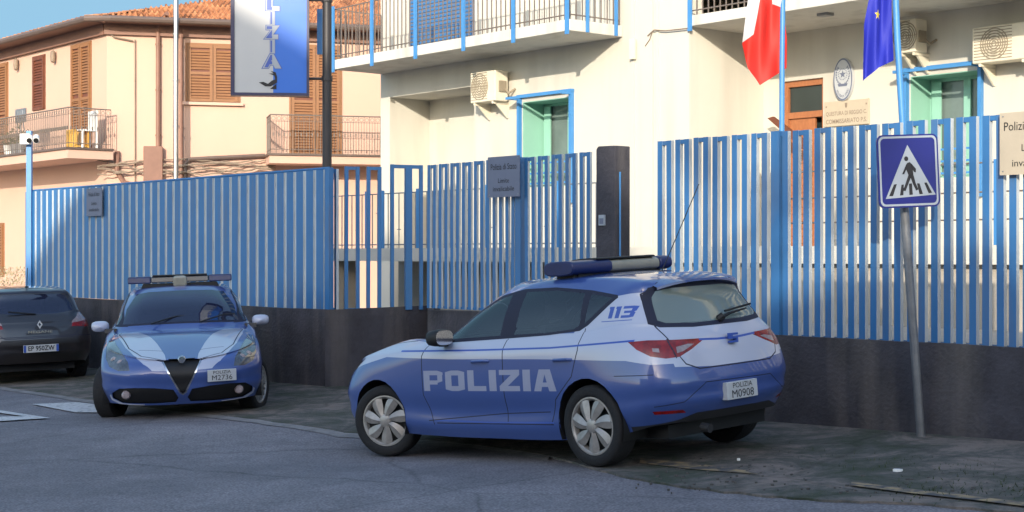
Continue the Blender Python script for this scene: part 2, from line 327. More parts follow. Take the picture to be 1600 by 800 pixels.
def in_poly(a, b, poly):
    r = False; j = len(poly) - 1
    for i in range(len(poly)):
        (x1, y1), (x2, y2) = poly[i], poly[j]
        if (y1 > b) != (y2 > b) and a < (x2 - x1) * (b - y1) / (y2 - y1) + x1: r = not r
        j = i
    return r
def cut(bm, A, B, poly, pred=None):
    """cut the outline poly (in the A/B projection) into the surface and return the faces inside it"""
    A = Vector(A).normalized(); B = Vector(B).normalized(); e = 0.03
    a0 = min(p[0] for p in poly) - e; a1 = max(p[0] for p in poly) + e; b0 = min(p[1] for p in poly) - e; b1 = max(p[1] for p in poly) + e
    cand = set()
    for f in bm.faces:
        c = f.calc_center_median(); a = c.dot(A); b = c.dot(B)
        if a0 < a < a1 and b0 < b < b1 and (pred is None or pred(c)): cand.add(f)
    n = len(poly)
    for i in range(n):
        p = poly[i]; q = poly[(i + 1) % n]; da = q[0] - p[0]; db = q[1] - p[1]
        if abs(da) + abs(db) < 1e-6: continue
        nv = (A * db - B * da).normalized(); co = A * p[0] + B * p[1]
        la, ha = min(p[0], q[0]) - e, max(p[0], q[0]) + e; lb, hb = min(p[1], q[1]) - e, max(p[1], q[1]) + e
        sub = []
        for f in cand:
            if not f.is_valid: continue
            ds = [(v.co - co).dot(nv) for v in f.verts]
            if min(ds) > -1e-6 or max(ds) < 1e-6: continue
            c = f.calc_center_median(); a = c.dot(A); b = c.dot(B)
            if la < a < ha and lb < b < hb: sub.append(f)
        if not sub: continue
        g = set(sub)
        for f in sub: g.update(f.edges); g.update(f.verts)
        r = bmesh.ops.bisect_plane(bm, geom=list(g), plane_co=co, plane_no=nv, dist=1e-6)
        cand = {f for f in cand if f.is_valid}
        cand.update(x for x in r['geom'] if isinstance(x, bmesh.types.BMFace) and x.is_valid)
    out = []
    for f in cand:
        if not f.is_valid: continue
        c = f.calc_center_median()
        if in_poly(c.dot(A), c.dot(B), poly) and (pred is None or pred(c)): out.append(f)
    return out

# ================================================================== SETTING
def surf(name, pts, m, dz, sub=1, frame=None):
    b = MB(); b.face([(p[0], p[1], gz(p[0]) + dz) for p in pts]); o = b.build(name, m, mb_clean=False); o['kind'] = 'structure'; return o
# road: one sheet out to the horizon, following the fall of the street
b = MB(); b.face([(-900, -900, gz(-900) * 0.1), (900, -900, gz(900) * 0.1), (900, 900, gz(900) * 0.1), (-900, 900, gz(-900) * 0.1)])
b2 = MB()
xs = [-900, -60, -45, -30, -20, -10] + [-8 + .4 * k for k in range(36)] + [10, 20, 30, 900]; ys = [-900, -60, -20, 0, 6] + [8 + .4 * k for k in range(40)] + [30, 40, 60, 900]
def rz(x, y): x = max(-45, min(30, x)); return gz(x, y)
for i in range(len(xs) - 1):
    for j in range(len(ys) - 1):
        b2.face([(xs[p], ys[q], rz(xs[p], ys[q])) for p, q in ((i, j), (i + 1, j), (i + 1, j + 1), (i, j + 1))])
o = b2.build('road', 'asphalt', mb_clean=False); o['kind'] = 'structure'
# mossy, broken verge between the road and the wall
edge = [(-300, 572), (-150, 588), (0, 606), (130, 625), (250, 641), (385, 655), (470, 667), (560, 680), (700, 693), (860, 715), (940, 738), (1000, 752), (1080, 764), (1180, 776), (1260, 783), (1345, 786), (1430, 789), (1520, 797), (1650, 812)]
near = []
for i in range(len(edge) - 1):
    for k in range(4):
        u = k / 4; x = edge[i][0] * (1 - u) + edge[i + 1][0] * u; y = edge[i][1] * (1 - u) + edge[i + 1][1] * u
        near.append(ground_pt(x, y + random.uniform(-1.3, 1.3) * (1.2 if x > 500 else 0.5)))
def FW(s, t): v = DR * s + NN * t; return (v.x, v.y)
g0 = near[0]; g1 = near[-1]
s0 = DR.x * g0.x + DR.y * g0.y; s1 = DR.x * g1.x + DR.y * g1.y
b = MB(); N_ = len(near); far = []
for i, p in enumerate(near):
    s_ = DR.x * p.x + DR.y * p.y; q = FW(s_, 11.1)
    far.append(Vector((q[0], q[1], 0)))
for i in range(N_ - 1):
    K_ = 10
    def vp(p, q, k): u = k / K_; x = p.x * (1 - u) + q.x * u; y = p.y * (1 - u) + q.y * u; return (x, y, gz(x, y) + .016 + .054 * u ** 2)
    for k in range(K_): b.face([vp(near[i], far[i], k), vp(near[i + 1], far[i + 1], k), vp(near[i + 1], far[i + 1], k + 1), vp(near[i], far[i], k + 1)])
    b.face([(near[i].x, near[i].y, gz(near[i].x, near[i].y) - 0.01), (near[i + 1].x, near[i + 1].y, gz(near[i + 1].x, near[i + 1].y) - 0.01), vp(near[i + 1], far[i + 1], 0), vp(near[i], far[i], 0)])
o = b.build('verge', 'mossy_pavement', mb_clean=False); o['kind'] = 'structure'
def paint(name, pix, m, dz=0.016):
    b = MB(); P = [ground_pt(*p) for p in pix]; b.face([(p.x, p.y, gz(p.x, p.y) + dz) for p in P]); o = b.build(name, m, mb_clean=False); o['kind'] = 'structure'; return o
paint('road_marking', [(50, 633), (120, 630), (155, 634), (175, 646), (118, 646)], 'worn_white_paint', 0.014)
paint('road_marking', [(-60, 640), (0, 643), (78, 655), (0, 660), (-60, 662), (-60, 657), (0, 653), (40, 652.5), (0, 647), (-60, 645)], 'worn_white_paint')
paint('yellow_line', [(1330, 759), (1420, 770), (1520, 782), (1640, 797), (1640, 803), (1520, 788), (1420, 777), (1330, 765)], 'worn_yellow_paint', 0.03)
paint('yellow_line', [(1000, 721), (1080, 728), (1170, 741), (1185, 746), (1080, 738), (1000, 728)], 'worn_yellow_paint', 0.026)
b = MB()
for i in range(N_ - 1):
    p, q = near[i], near[i + 1]
    if -9 < p.x < 0.2:
        w0 = .10 + .05 * noise.noise(Vector((p.x * 2, 0, 0))); w1 = .10 + .05 * noise.noise(Vector((q.x * 2, 0, 0)))
        b.face([(p.x - .3 * w0, p.y - w0 * 2, gz(p.x, p.y - w0 * 2) + .006), (q.x - .3 * w1, q.y - w1 * 2, gz(q.x, q.y - w1 * 2) + .006), (q.x, q.y + .02, gz(q.x, q.y) + .0135), (p.x, p.y + .02, gz(p.x, p.y) + .0135)])
o = b.build('gutter_strip', mat('gutter_concrete', (0.24, 0.23, 0.23), .9, var=.45, vscale=6, bump=.4, bscale=50), mb_clean=False); o['kind'] = 'structure'
# ground of the walled lot
b = MB()
def F3(s, t, z): return (s, t, z)
b.face([F3(-70, 11.2, 0.30), F3(S(505, 11.4), 11.2, 0.30), F3(S(505, 11.4), 24, 0.30), F3(-70, 24, 0.3)])
sx_ = S(672, 11.5)
b.face([F3(S(505, 11.4), 12.75, 0.85), F3(sx_, 12.75, 0.85), F3(sx_, 24, 0.95), F3(S(505, 11.4), 24, 0.95)]); b.face([F3(sx_, 12.0, 0.85), F3(S(985, 11.3), 11.25, 0.85), F3(10, 11.2, 0.85), F3(10, 24, 0.95), F3(sx_, 24, 0.95)])
o = b.build('courtyard', 'concrete', frame=RF, mb_clean=False); o['kind'] = 'structure'

# ================================================================== WALL AND FENCE
ZT, ZB = 2.84, 0.98      # fence top, wall top
# plan of the line: (px, t)
tA = 11.0
def wallrun(name, label, s0, s1, t0, t1, zt0, zt1, base=-0.6, thick=0.22, steps=None):
    n = steps or max(4, int(abs(s1 - s0) / 0.5)); b = MB()
    P = []
    for i in range(n + 1):
        u = i / n; s = s0 + (s1 - s0) * u; t = t0 + (t1 - t0) * u; z = zt0 + (zt1 - zt0) * u + noise.noise(Vector((s * 1.3, 3, 0))) * 0.012
        P.append((s, t, z))
    for i in range(n):
        (a, ta, za), (c, tc, zc) = P[i], P[i + 1]
        b.face([(a, ta, base), (c, tc, base), (c, tc, zc), (a, ta, za)]); b.face([(a, ta, za), (c, tc, zc), (c, tc + thick, zc), (a, ta + thick, za)])
        b.face([(a, ta + thick, za), (c, tc + thick, zc), (c, tc + thick, base), (a, ta + thick, base)])
    for (a, ta, za) in (P[0], P[-1]): b.face([(a, ta, base), (a, ta, za), (a, ta + thick, za), (a, ta + thick, base)])
    o = b.build(name, 'dark_wall', frame=RF, smooth=True, auto=40); tag(o, label, 'wall'); return o
def PD0(px, Y): a_ = (px - 800) / FPX; return (DR.x * a_ * Y + DR.y * Y, NN.x * a_ * Y + NN.y * Y)
sL, sM = S(-60, 11.0), S(513, 11.0)
sC, sD = S(700, 11.35), S(985, 11.0)
wallrun('low_wall', 'dark rendered low wall below the closed left fence', S(36, 11.0), sM, 11.0, 11.0, ZB - 0.03, ZB)
wallrun('low_wall', 'dark low wall under the open gate frame, set back from the closed fence', PD0(508, 19.9)[0], PD0(668, 20.75)[0], PD0(508, 19.9)[1], PD0(668, 20.75)[1], ZB + 0.0, ZB + 0.03)
wallrun('low_wall', 'dark low wall between the two police cars, below the notice on the open fence', PD0(668, 19.4)[0], S(1000, 11.0), PD0(668, 19.4)[1], 11.02, ZB + 0.02, ZB + 0.06)
wallrun('low_wall', 'short dark return wall beside the open gate frame', PD0(668, 19.45)[0], PD0(669, 20.8)[0], PD0(668, 19.45)[1] + .0, PD0(669, 20.8)[1], ZB + 0.021, ZB + 0.031, thick=.1)
wallrun('low_wall', 'dark low wall behind the crossing sign pole on the right', S(1000, 11.0) + 0.02, S(1760, 11.0), 11.0, 11.0, ZB - 0.02, ZB - 0.03)

def lean(b, k):
    d = random.uniform(-k, k); e_ = random.uniform(-k, k)
    b.v[-8:] = [(v[0] + (d if i < 4 else 0), v[1] + (e_ if i < 4 else 0), v[2]) for i, v in enumerate(b.v[-8:])]
def fence(label, P0, P1, pitch, bw, bd, z0, z1, cap=0.10, closed=False, pairs=True, posts=(), ztop1=None, capfrac=1.0):
    """P0,P1 = (s,t). Bent-bar units: two uprights joined by a cap."""
    a = Vector((P0[0], P0[1], 0)); c = Vector((P1[0], P1[1], 0)); d = (c - a); Ln = d.length; d.normalize(); nrm = Vector((-d.y, d.x, 0))
    ang = atan2(d.y, d.x); fr = RF @ Matrix.Translation((a.x, a.y, 0)) @ Matrix.Rotation(ang, 4, 'Z')
    T = thing('metal_fence', label, 'fence', (0, 0, 0), fr)
    b = MB(); n = max(1, int(round(Ln / pitch))); p = Ln / n
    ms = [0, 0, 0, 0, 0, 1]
    def top(x): return z1 + ((ztop1 - z1) * x / Ln if ztop1 else 0)
    for i in range(n):
        x = i * p; zt = top(x) + random.uniform(-0.004, 0.004)
        if closed:
            g = p * 0.30
            b.box(x, x + p - g, 0, bd, z0, zt - 0.03, 0, ms)
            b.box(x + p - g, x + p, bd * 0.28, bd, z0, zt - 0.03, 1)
        else:
            u = p / 2; j = [random.uniform(-.003, .003) for _ in range(2)]
            b.box(x + j[0], x + bw + j[0], 0, bd, z0, zt, 0, ms); lean(b, .006)
            b.box(x + u + j[1], x + u + bw + j[1], 0, bd, z0, zt - 0.001, 0, ms); lean(b, .006)
            b.box(x + bw + 0.001, x + u - 0.001, 0.002, bd - 0.002, zt - cap * 0.45, zt - 0.003, 0)
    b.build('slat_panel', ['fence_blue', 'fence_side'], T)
    if closed:
        r = MB(); r.tube([(0, bd / 2, top(0) - 0.012), (Ln, bd / 2, top(Ln) - 0.012)], 0.022, 6); r.build('rail', 'fence_blue', T)
    r = MB(); r.box(0, Ln, bd + 0.003, bd + 0.035, z0 + 0.0, z0 + 0.03); r.build('rail', 'fence_blue', T)
    for q in posts:
        pb = MB(); pb.box(q - 0.05, q + 0.05, -0.02, 0.09, z0 - 0.003, top(q) + 0.004); pb.build('post', 'fence_blue', T)
    return T
e = 0.02
fence('long closed blue fence of ribbed slats at left, its far end in sun', (S(38, 11.03), 11.05), (S(508, 11.03), 11.05), 0.243, 0.15, 0.09, ZB - 0.01, ZT + 0.01, closed=True, ztop1=ZT)
# stub pier that ends the closed run
b = MB(); b.box(S(508, 11.03) + 0.003, S(508, 11.03) + 0.11, 11.02, 11.09, ZB + 0.003, ZT - 0.01)
tag(b.build('fence_post', ['fence_blue', 'fence_side'], frame=RF), 'blue end post between the closed and the open fence', 'post')
# open entrance stretch, turned to face the street
def PD(px, Y): a_ = (px - 800) / FPX; return (DR.x * a_ * Y + DR.y * Y, NN.x * a_ * Y + NN.y * Y)
q0 = PD(519, 20.15); q1 = PD(600, 20.35); q2 = PD(662, 20.7); q3 = PD(666, 19.25)
fence('short open fence of thin blue bars right of the closed run', PD(539, 20.2), PD(608, 20.4), 0.29, 0.048, 0.04, ZB - 0.02, ZT + 0.02)
pa, pb_ = PD(522, 20.15), PD(529, 20.17)
b = MB(); b.box(pa[0], pa[0] + .05, pa[1], pa[1] + .04, ZB - .02, ZT - .02, 0, [0, 0, 0, 0, 0, 1]); b.box(pa[0] - .05, pa[0] - .001, pa[1] + .005, pa[1] + .035, ZT - .07, ZT - .022)
tag(b.build('fence_bar', ['fence_blue', 'fence_side'], frame=RF), 'single thin blue bar just right of the closed fence end post', 'fence bar')
pa, pb_ = PD(611, 20.45), PD(661, 20.65); gd = Vector((pb_[0] - pa[0], pb_[1] - pa[1])); 
frg = RF @ Matrix.Translation((pa[0], pa[1], 0)) @ Matrix.Rotation(atan2(gd.y, gd.x), 4, 'Z'); gl = gd.length
T = thing('metal_gate', 'open blue gate frame with a thick middle bar', 'gate', (0, 0, 0), frg)
b = MB(); b.box(0, .045, 0, .04, ZB - .02, ZT + .06); b.box(gl - .045, gl, 0, .04, ZB - .02, ZT + .06); b.box(.0455, gl - .0455, .002, .038, ZT + .01, ZT + .058); b.build('gate_frame', 'fence_blue', T)
b = MB(); b.box(gl * .5 - .02, gl * .5 + .07, -.01, .05, ZB - .02, ZT + .009); b.build('post', 'fence_blue', T)
fence('blue slatted fence with small grey notice, left of the dark pillar', (S(668, 11.55), 11.55), (S(928, 11.45), 11.45), 0.243, 0.060, 0.030, ZB + 0.05, ZT - 0.02, posts=(S(812, 11.5) - S(668, 11.55),))
fence('tall blue slatted fence behind the crossing sign on the right', (S(1027, 11.05), 11.05), (S(1760, 11.05), 11.05), 0.243, 0.066, 0.044, ZB - 0.05, ZT, posts=(S(1213, 11.05) - S(1027, 11.05),))
# dark pillar
s0, zt = L(931, 231, 11.05); s1 = S(961, 11.05)
T = thing('gate_pillar', 'dark rendered square pillar beside the open fence', 'pillar', ((s0 + s1) / 2, 11.15, 0.6), RF)
b = MB(); b.prism([(s0, 0.6), (s1, 0.6), (s1, zt + .01), (s0 + 0.03, zt + .015), (s0, zt - 0.015)], 11.05, 11.27); b.build('shaft', 'dark_wall', T, bevel=0.012)
sp, zp = L(942, 344, 11.05); b = MB(); b.box(sp - 0.045, sp + 0.045, 11.03, 11.048, zp - 0.055, zp + 0.055); b.box(sp - 0.03, sp + 0.03, 11.026, 11.0295, zp - 0.04, zp + 0.02, 1)
b.build('intercom_plate', ['sign_white', 'grey_sign'], T)
sp, z0_ = L(967, 400, 11.05); z1_ = L(967, 268, 11.05)[1]; b = MB(); b.tube([(s1 + .012, 11.11, z0_ - 0.3), (s1 + .012, 11.11, z1_)], 0.010, 8); b.build('conduit', 'light_blue', T)

# notices on the fence
def notice(name, label, px0, px1, py0, py1, t, m, ink, lines, width=0.8, skew=0):
    s0, z1 = L(px0, py0, t); s1, z1b = L(px1, py0, t); z0 = L(px0, py1, t)[1]; c = (s0 + s1) / 2; wd = s1 - s0; h = z1 - z0
    T = thing(name, label, 'notice', (c, t, z0), RF)
    b = MB(); b.box(s0, s1, t, t + 0.006, z0, z1); b.build('board', m, T, bevel=0.0)
    b = MB()
    for (tx, fy, sz, wf) in lines: b.add_text(tx, sz, (c, t - 0.002, z1 - h * fy), (1, 0, 0), (0, 0, 1), 0, 0.0, 'CENTER', wd * wf)
    b.build('lettering', ink, T, mb_clean=False)
    for sx in (s0 + 0.03, s1 - 0.03):
        for z in (z0 + 0.03, z1 - 0.03): b = MB(); b.lathe([(0.0001, -0.004), (0.006, -0.003), (0.007, 0)], 8, 'y', (sx, t, z)); b.build('fixing', 'galv', T)
    return T
notice('warning_notice', 'grey notice on the open fence left of the dark pillar', 762, 812, 246, 309, 11.40, 'grey_sign', 'ink', [('Polizia di Stato', .26, .10, .80), ('Limite', .60, .08, .34), ('invalicabile', .80, .08, .66)])
notice('warning_notice', 'faded grey notice near the far end of the closed blue fence', 135, 159, 295, 338, 11.0, 'grey_sign', 'ink', [('Polizia di Stato', .22, .10, .7), ('Limite', .55, .08, .34), ('invalicabile', .78, .08, .62)])
notice('warning_notice', 'large beige notice cut off by the right edge of the photo', 1562, 1668, 177, 274, 10.99, 'beige_sign', 'ink', [('Polizia di Stato', .23, .10, .87), ('Limite', .58, .08, .34), ('invalicabile', .82, .08, .62)])

# ================================================================== WHITE BUILDING
Z2 = 5.35; TF = 18.0; TR = 19.8; ZTR = 1.78
sWL = -25.6; sWR = 4.0; ZTOP = 9.2
WB = thing('police_station', 'cream white two-storey station building with balconies behind the blue fence', 'building', (-15, TF, 0.3), RF)
n0, n1 = S(609, 18.0), S(741, 18.0); r0 = S(1077, 18.0)
winL = (-21.15, -19.85, 2.9, 4.45); winR = (-14.1, -12.9, 2.85, 4.42)
dS0, dz1 = L(1222, 128, TR); dS1 = S(1286, TR)
b = MB()
def wall(b, s0, s1, t, z0, z1, holes=(), th=0.3, m=0):
    hs = sorted(holes); x = s0
    for (a, c, za, zc) in hs:
        b.box(x, a, t, t + th, z0, z1, m); 
        if za > z0: b.box(a, c, t + .0, t + th, z0, za, m)
        b.box(a, c, t + .0, t + th, zc, z1, m); x = c
    b.box(x, s1, t, t + th, z0, z1, m)
zn = 4.86
b.box(sWL, n0, TF, TF + 0.3, -0.2, zn); b.box(sWL, n1, TF, TF + 0.3, zn, Z2)           # pier and beam over the porch niche
b.box(n0 - 0.3, n0, TF + 0.3, TF + 1.1, -0.2, zn)
b.box(n0, n1, TF + 1.0, TF + 1.3, -0.2, zn); b.box(n0, n1, TF + 0.3, TF + 1.0, zn, zn + 0.1)
wall(b, n1, r0, TF, -0.2, Z2, [winL])
b.box(r0 - 0.3, r0, TF + 0.3, TR + 0.3, -0.2, Z2)
wall(b, r0, sWR, TR, -0.2, Z2 + 0.001, [(dS0, dS1, -0.2, dz1), winR])
b.box(sWL, r0, TF + 0.001, TF + 0.3, Z2, ZTOP)        # upper storey
b.box(r0, sWR, TR, TR + 0.3, Z2 + 0.1, ZTOP)
b.box(sWL, sWL + 0.3, TF + 0.3, TF + 12, -0.2, ZTOP); b.box(sWR - 0.3, sWR, TF, TF + 12, -0.2, ZTOP); b.box(sWL, sWR, TF + 12, TF + 12.3, -0.2, ZTOP); b.box(sWL, sWR, TF + 0.3, TF + 12, ZTOP - 0.3, ZTOP)
for px, wpx in ((986, 5), (1003, 18), (1025, 4)):      # shallow pilaster strips
    sa = S(px, TF - .03); b.box(sa, sa + wpx * 0.014, TF - 0.03 - 0.01 * (wpx > 10), TF - 0.001, 0.3, ZTOP)
b.build('wall', 'white_wall', WB)
# balconies
def rail_bars(T, pts, z0, h, step, r=0.008, posts=None, m='white_paint', pm='light_blue', post_drop=0.25, toprail=True, pw=0.035):
    b = MB(); pb = MB()
    for (a, c) in zip(pts[:-1], pts[1:]):
        A_ = Vector(a); C_ = Vector(c); d = C_ - A_; n = int(d.length / step)
        for i in range(n + 1):
            p = A_ + d * (i / n); b.box(p.x - r, p.x + r, p.y - r, p.y + r, z0, z0 + h)
            if i % 4 == 1 and m != 'rail_iron': b.box(p.x - 0.05, p.x + .05, p.y - r * .6, p.y + r * .6, z0 + h * (.35 + .3 * (i % 8 == 1)), z0 + h * (.35 + .3 * (i % 8 == 1)) + .012)
        for z in (z0 + 0.08, z0 + h): b.tube([(A_.x, A_.y, z), (C_.x, C_.y, z)], r * 1.5, 6)
    b.build('railing', m, T)
    if posts:
        for (x, y) in posts:
            q = MB(); q.box(x - pw, x + pw, y - 0.05, y - 0.012, z0 - post_drop, z0 + h + 0.05); q.build('post', pm, T)
tb = TF - 1.2; sb0, sb1 = -25.55, -18.56
b = MB(); b.box(sb0, sb1, tb, TF - 0.001, Z2, Z2 + 0.19); b.build('balcony', 'soffit', WB, bevel=0.01)
pp = [(S(x, tb), tb) for x in (583, 651, 726, 804, 888)] + [(S(520, tb) + 0.05, tb)]
rail_bars(WB, [(sb0 + 0.03, TF - 0.05), (sb0 + 0.03, tb + 0.03), (sb1 - 0.03, tb + 0.03), (sb1 - 0.03, TF - 0.05)], Z2 + 0.19, 1.0, 0.125, posts=pp, m='rail_iron')
for k in (0.35, 1.0):
    q = MB(); q.box(sb1 + 0.005, sb1 + 0.04, tb + k, tb + k + 0.05, Z2 - 0.0, Z2 + 1.2); q.build('post', 'light_blue', WB)
b = MB(); b.box(r0, sWR, TF - 0.02, TR, Z2, Z2 + 0.17); b.build('balcony', 'soffit', WB, bevel=0.01)
rail_bars(WB, [(r0 + 0.03, TF + 0.01), (sWR, TF + 0.01)], Z2 + 0.17, 1.0, 0.125, posts=[(r0 + 0.05, TF - .01)], m='rail_iron')
b = MB()   # shutters and dark openings on the balconies
o1 = S(640, TF - 0.02); 
b.box(S(641, TF), S(742, TF), TF - 0.03, TF - 0.002, Z2 + 0.19, Z2 + 2.4)
b.build('balcony_door', 'grey_sign', WB)
b = MB()
for i in range(28): b.box(S(641, TF) + 0.06, S(742, TF) - 0.06, TF - 0.045, TF - 0.0305, Z2 + 0.25 + i * 0.075, Z2 + 0.29 + i * 0.075)
b.build('slats', 'fence_blue', WB)
# windows with protruding blue frames
def window(w, t, lab=None):
    a, c, z0, z1 = w
    f = MB(); fr = 0.06
    D0, D1 = t + 0.50, t + 0.57
    f.box(a, a + fr, D0, D1, z0, z1); f.box(c - fr, c, D0, D1, z0, z1); f.box(a + fr, c - fr, D0, D1, z1 - fr, z1); f.box(a + fr, c - fr, D0, D1, z0, z0 + fr)
    m_ = a + (c - a) * 0.56; f.box(m_ - 0.06, m_ + 0.06, D0 - .01, D1 - .01, z0 + fr, z1 - fr)
    f.box(a, a + 0.012, t + 0.002, D0, z0, z1); f.box(c - 0.012, c, t + 0.002, D0, z0, z1); f.box(a + .012, c - .012, t + 0.002, D0, z1 - 0.012, z1); f.box(a + .012, c - .012, t + 0.002, D0, z0, z0 + .012)
    W_ = f.build('window', 'mint', WB); 
    g = MB(); g.box(a + fr, c - fr, t + 0.53, t + 0.54, z0 + fr, z1 - fr); go = g.build('pane', 'pane_grey', WB); go.parent = W_; 
    for (u0, u1) in ((a + fr + .002, a + fr + .17), (c - fr - .20, c - fr - .002)):
        lf = MB(); lf.box(u0, u1, D0 - .04, D0 - .012, z0 + fr, z1 - fr); lo_ = lf.build('shutter_leaf', 'mint', WB); lo_.parent = W_
    h = MB(); k = 0.028; d = 0.22
    for x in (a - 0.05, c + 0.05): h.box(x - k, x + k, t - 0.08, t - 0.002, z0 - 0.3, z1 + 0.08); h.box(x - k * .6, x + k * .6, t - d - .08, t - 0.082, z1 + 0.03, z1 + 0.075)
    h.box(a - 0.085, c + 0.085, t - 0.081, t - 0.003, z1 + 0.081, z1 + 0.13); h.box(a - 0.085, c + 0.085, t - d - 0.12, t - d - 0.081, z1 + 0.03, z1 + 0.075)
    ho = h.build('security_frame', 'light_blue', WB); ho.parent = W_
    v = MB()
    for i in range(3): v.box(a - .02, c + .02, t - 0.05, t - 0.03, z0 + 0.05 + i * .18, z0 + 0.08 + i * .18)
    vo = v.build('guard_bar', 'light_blue', WB); vo.parent = W_
window(winL, TF); window(winR, TR)
# entrance door with transom
D_ = MB(); D_.box(dS0, dS0 + 0.09, TR + .05, TR + .16, ZTR, dz1); D_.box(dS1 - 0.06, dS1, TR + .05, TR + .16, ZTR, dz1); D_.box(dS0 + .09, dS1 - .06, TR + .05, TR + .16, dz1 - 0.10, dz1); D_.box(dS0 + .09, dS1 - .06, TR + .05, TR + .16, dz1 - 0.62, dz1 - 0.52)
DO = D_.build('entrance_door', 'door_wood', WB)
b = MB(); b.box(dS0 + .09, dS1 - .06, TR + .10, TR + .11, dz1 - .52, dz1 - .10); o = b.build('transom', 'dark_glass', WB); o.parent = DO
b = MB(); b.box(dS0 + .09, dS0 + .62, TR + .09, TR + .13, ZTR, dz1 - .62); b.box(dS1 - .4, dS1 - .06, TR + .24, TR + .27, ZTR, dz1 - .62, 1)
for i in range(16): b.box(dS0 + .14, dS0 + .57, TR + .075, TR + .0895, ZTR + .1 + i * .12, ZTR + .17 + i * .12)
o = b.build('door_leaf', ['door_wood', 'dark_glass'], WB); o.parent = DO
b = MB(); b.prism([(dS0 - .02, dz1 - .62), (dS0 + .10, dz1 - .6), (dS1 - .1, dz1 - 1.02), (dS1 - .14, dz1 - 1.16)], TR - .35, TR - .31); o = b.build('awning_arm', 'dark_wood', WB); o.parent = DO
# terrace
b = MB(); tt = 14.6
b.box(S(505, tt), S(1000, tt), tt, TF, ZTR - 0.17, ZTR); b.box(S(1000, tt), sWR, tt, TR, ZTR - 0.17, ZTR)
b.box(S(505, tt), S(640, tt), tt + 1.6, tt + 1.8, 0.3, ZTR - 0.171); b.box(S(640, tt), S(700, tt), tt + .5, tt + .8, 0.3, ZTR - .171); b.box(S(1000, tt), sWR, tt + 0.1, tt + 0.3, 0.5, ZTR - 0.171)
b.box(S(700, tt), S(1000, tt), tt + 0.5, tt + 0.7, 0.5, ZTR - 0.171); b.box(S(515, tt), S(520, tt), tt + .1, tt + .5, 0.3, ZTR - .171)
TE = b.build('terrace', 'concrete', WB)
b = MB(); b.box(S(505, tt), sWR, tt - 0.03, tt - 0.002, ZTR - 0.19, ZTR + 0.02); o = b.build('terrace_edge', 'white_wall', WB); o.parent = TE
rail_bars(WB, [(S(513, tt), tt + .08), (S(925, tt), tt + .08)], ZTR, 0.92, 0.15, r=0.007, posts=[(S(x, tt), tt + .05) for x in (572, 596, 652, 760, 870)], m='galv', post_drop=0.0)
b = MB()
for zz in (0.3, 0.6, 0.92): b.tube([(S(1215, tt), tt + .08, ZTR + zz), (sWR, tt + .08, ZTR + zz)], 0.011, 6)
b.build('handrail', 'rail_iron', WB)
for px in (1290, 1420, 1550):
    q = MB(); q.box(S(px, tt) - .02, S(px, tt) + .02, tt + .06, tt + .1, ZTR, ZTR + .95); q.build('post', 'light_blue', WB)
# hanging lamp under the soffit and small cables
s_, z_ = L(1291, 20, 18.6); b = MB(); b.box(s_ - .10, s_ + .10, 18.5, 18.66, z_ - .05, z_); b.tube([(s_ - .07, 18.6, z_), (s_ - .05, 18.6, Z2)], .008, 5); b.tube([(s_ + .07, 18.6, z_), (s_ + .05, 18.6, Z2)], .008, 5)
tag(b.build('floodlight', 'galv', frame=RF), 'small floodlight hung from the soffit between the two flags', 'lamp')
s_, z_ = L(993, 77, TF); b = MB(); b.box(s_ - .05, s_ + .05, TF - .1, TF - .042, z_ - .17, z_ + .17); tag(b.build('wall_lamp', 'ac', frame=RF), 'small oblong wall light on the white pilaster beside the left balcony', 'lamp')
b = MB(); pts = [L(x, y, TF - .05) for x, y in ((1012, 56), (1022, 47), (1040, 48), (1060, 46), (1077, 44))]; b.tube([(p[0], TF - .05, p[1]) for p in pts], .012, 5); b.tube([(p[0], TF - .05, p[1]) for p in [L(x, y, TF - .05) for x, y in ((1020, 48), (1015, 62), (1008, 72))]], .008, 5)
b.build('cable', 'cable', WB)

def ac_unit(px, py, t, w, h, label, d=0.30, side='r'):
    s0, z1 = L(px, py, t - d - .1); T = thing('air_conditioner', label, 'air conditioner', (s0 + w / 2, t, z1 - h), RF, 'air conditioners on the white building')
    t0 = t - d - .1; t1 = t - .1
    b = MB(); b.box(s0, s0 + w, t0, t1, z1 - h, z1); b.build('casing', 'ac', T, bevel=0.015)
    g = MB(); c = (s0 + w * .38, t0 - .012, z1 - h / 2); R = h * .42
    for k in range(1, 7): g.lathe([(R * k / 6 - .006, 0), (R * k / 6 + .006, 0), (R * k / 6 + .006, .01), (R * k / 6 - .006, .01)], 24, 'y', c)
    for k in range(8): a = k * pi / 8; g.box(c[0] - R, c[0] + R, t0 - .006, t0 - .003, c[2] - .004 + 0, c[2] + .004) if k == 0 else None
    for i in range(11): g.box(s0 + .03, s0 + w * .68, t0 - .006, t0 - .001, z1 - h * .92 + i * h * .085, z1 - h * .92 + i * h * .085 + .012)
    g.build('fan_grille', 'ac_dark', T)
    p = MB(); p.box(s0 + w + .001, s0 + w + .03, t0 + .08, t1 - .06, z1 - h * .7, z1 - h * .35); p.tube([(s0 + w + .03, t1 - .1, z1 - h * .6), (s0 + w + .08, t1 - .05, z1 - h * .75), (s0 + w + .1, t - .01, z1 - h * .6)], .02, 6)
    p.build('valve_cover', 'ac_dark', T)
    for x in (s0 + w * .12, s0 + w * .85):
        k = MB(); k.box(x - .02, x + .02, t0 + .02, t - .001, z1 - h - .045, z1 - h - .002); k.prism([(t - .001, z1 - h - .05), (t - .001, z1 - h - .3), (t - .03, z1 - h - .3), (t0 + .1, z1 - h - .05)], x - .015, x + .015, 'x'); k.build('bracket', 'ac', T)
    return T
ac_unit(735, 114, TF, 0.72, 0.56, 'beige air conditioner under the left balcony, near the small window')
ac_unit(1519, 44, TR, 0.95, 0.52, 'sunlit air conditioner high on the wall at the right edge, above the large window')
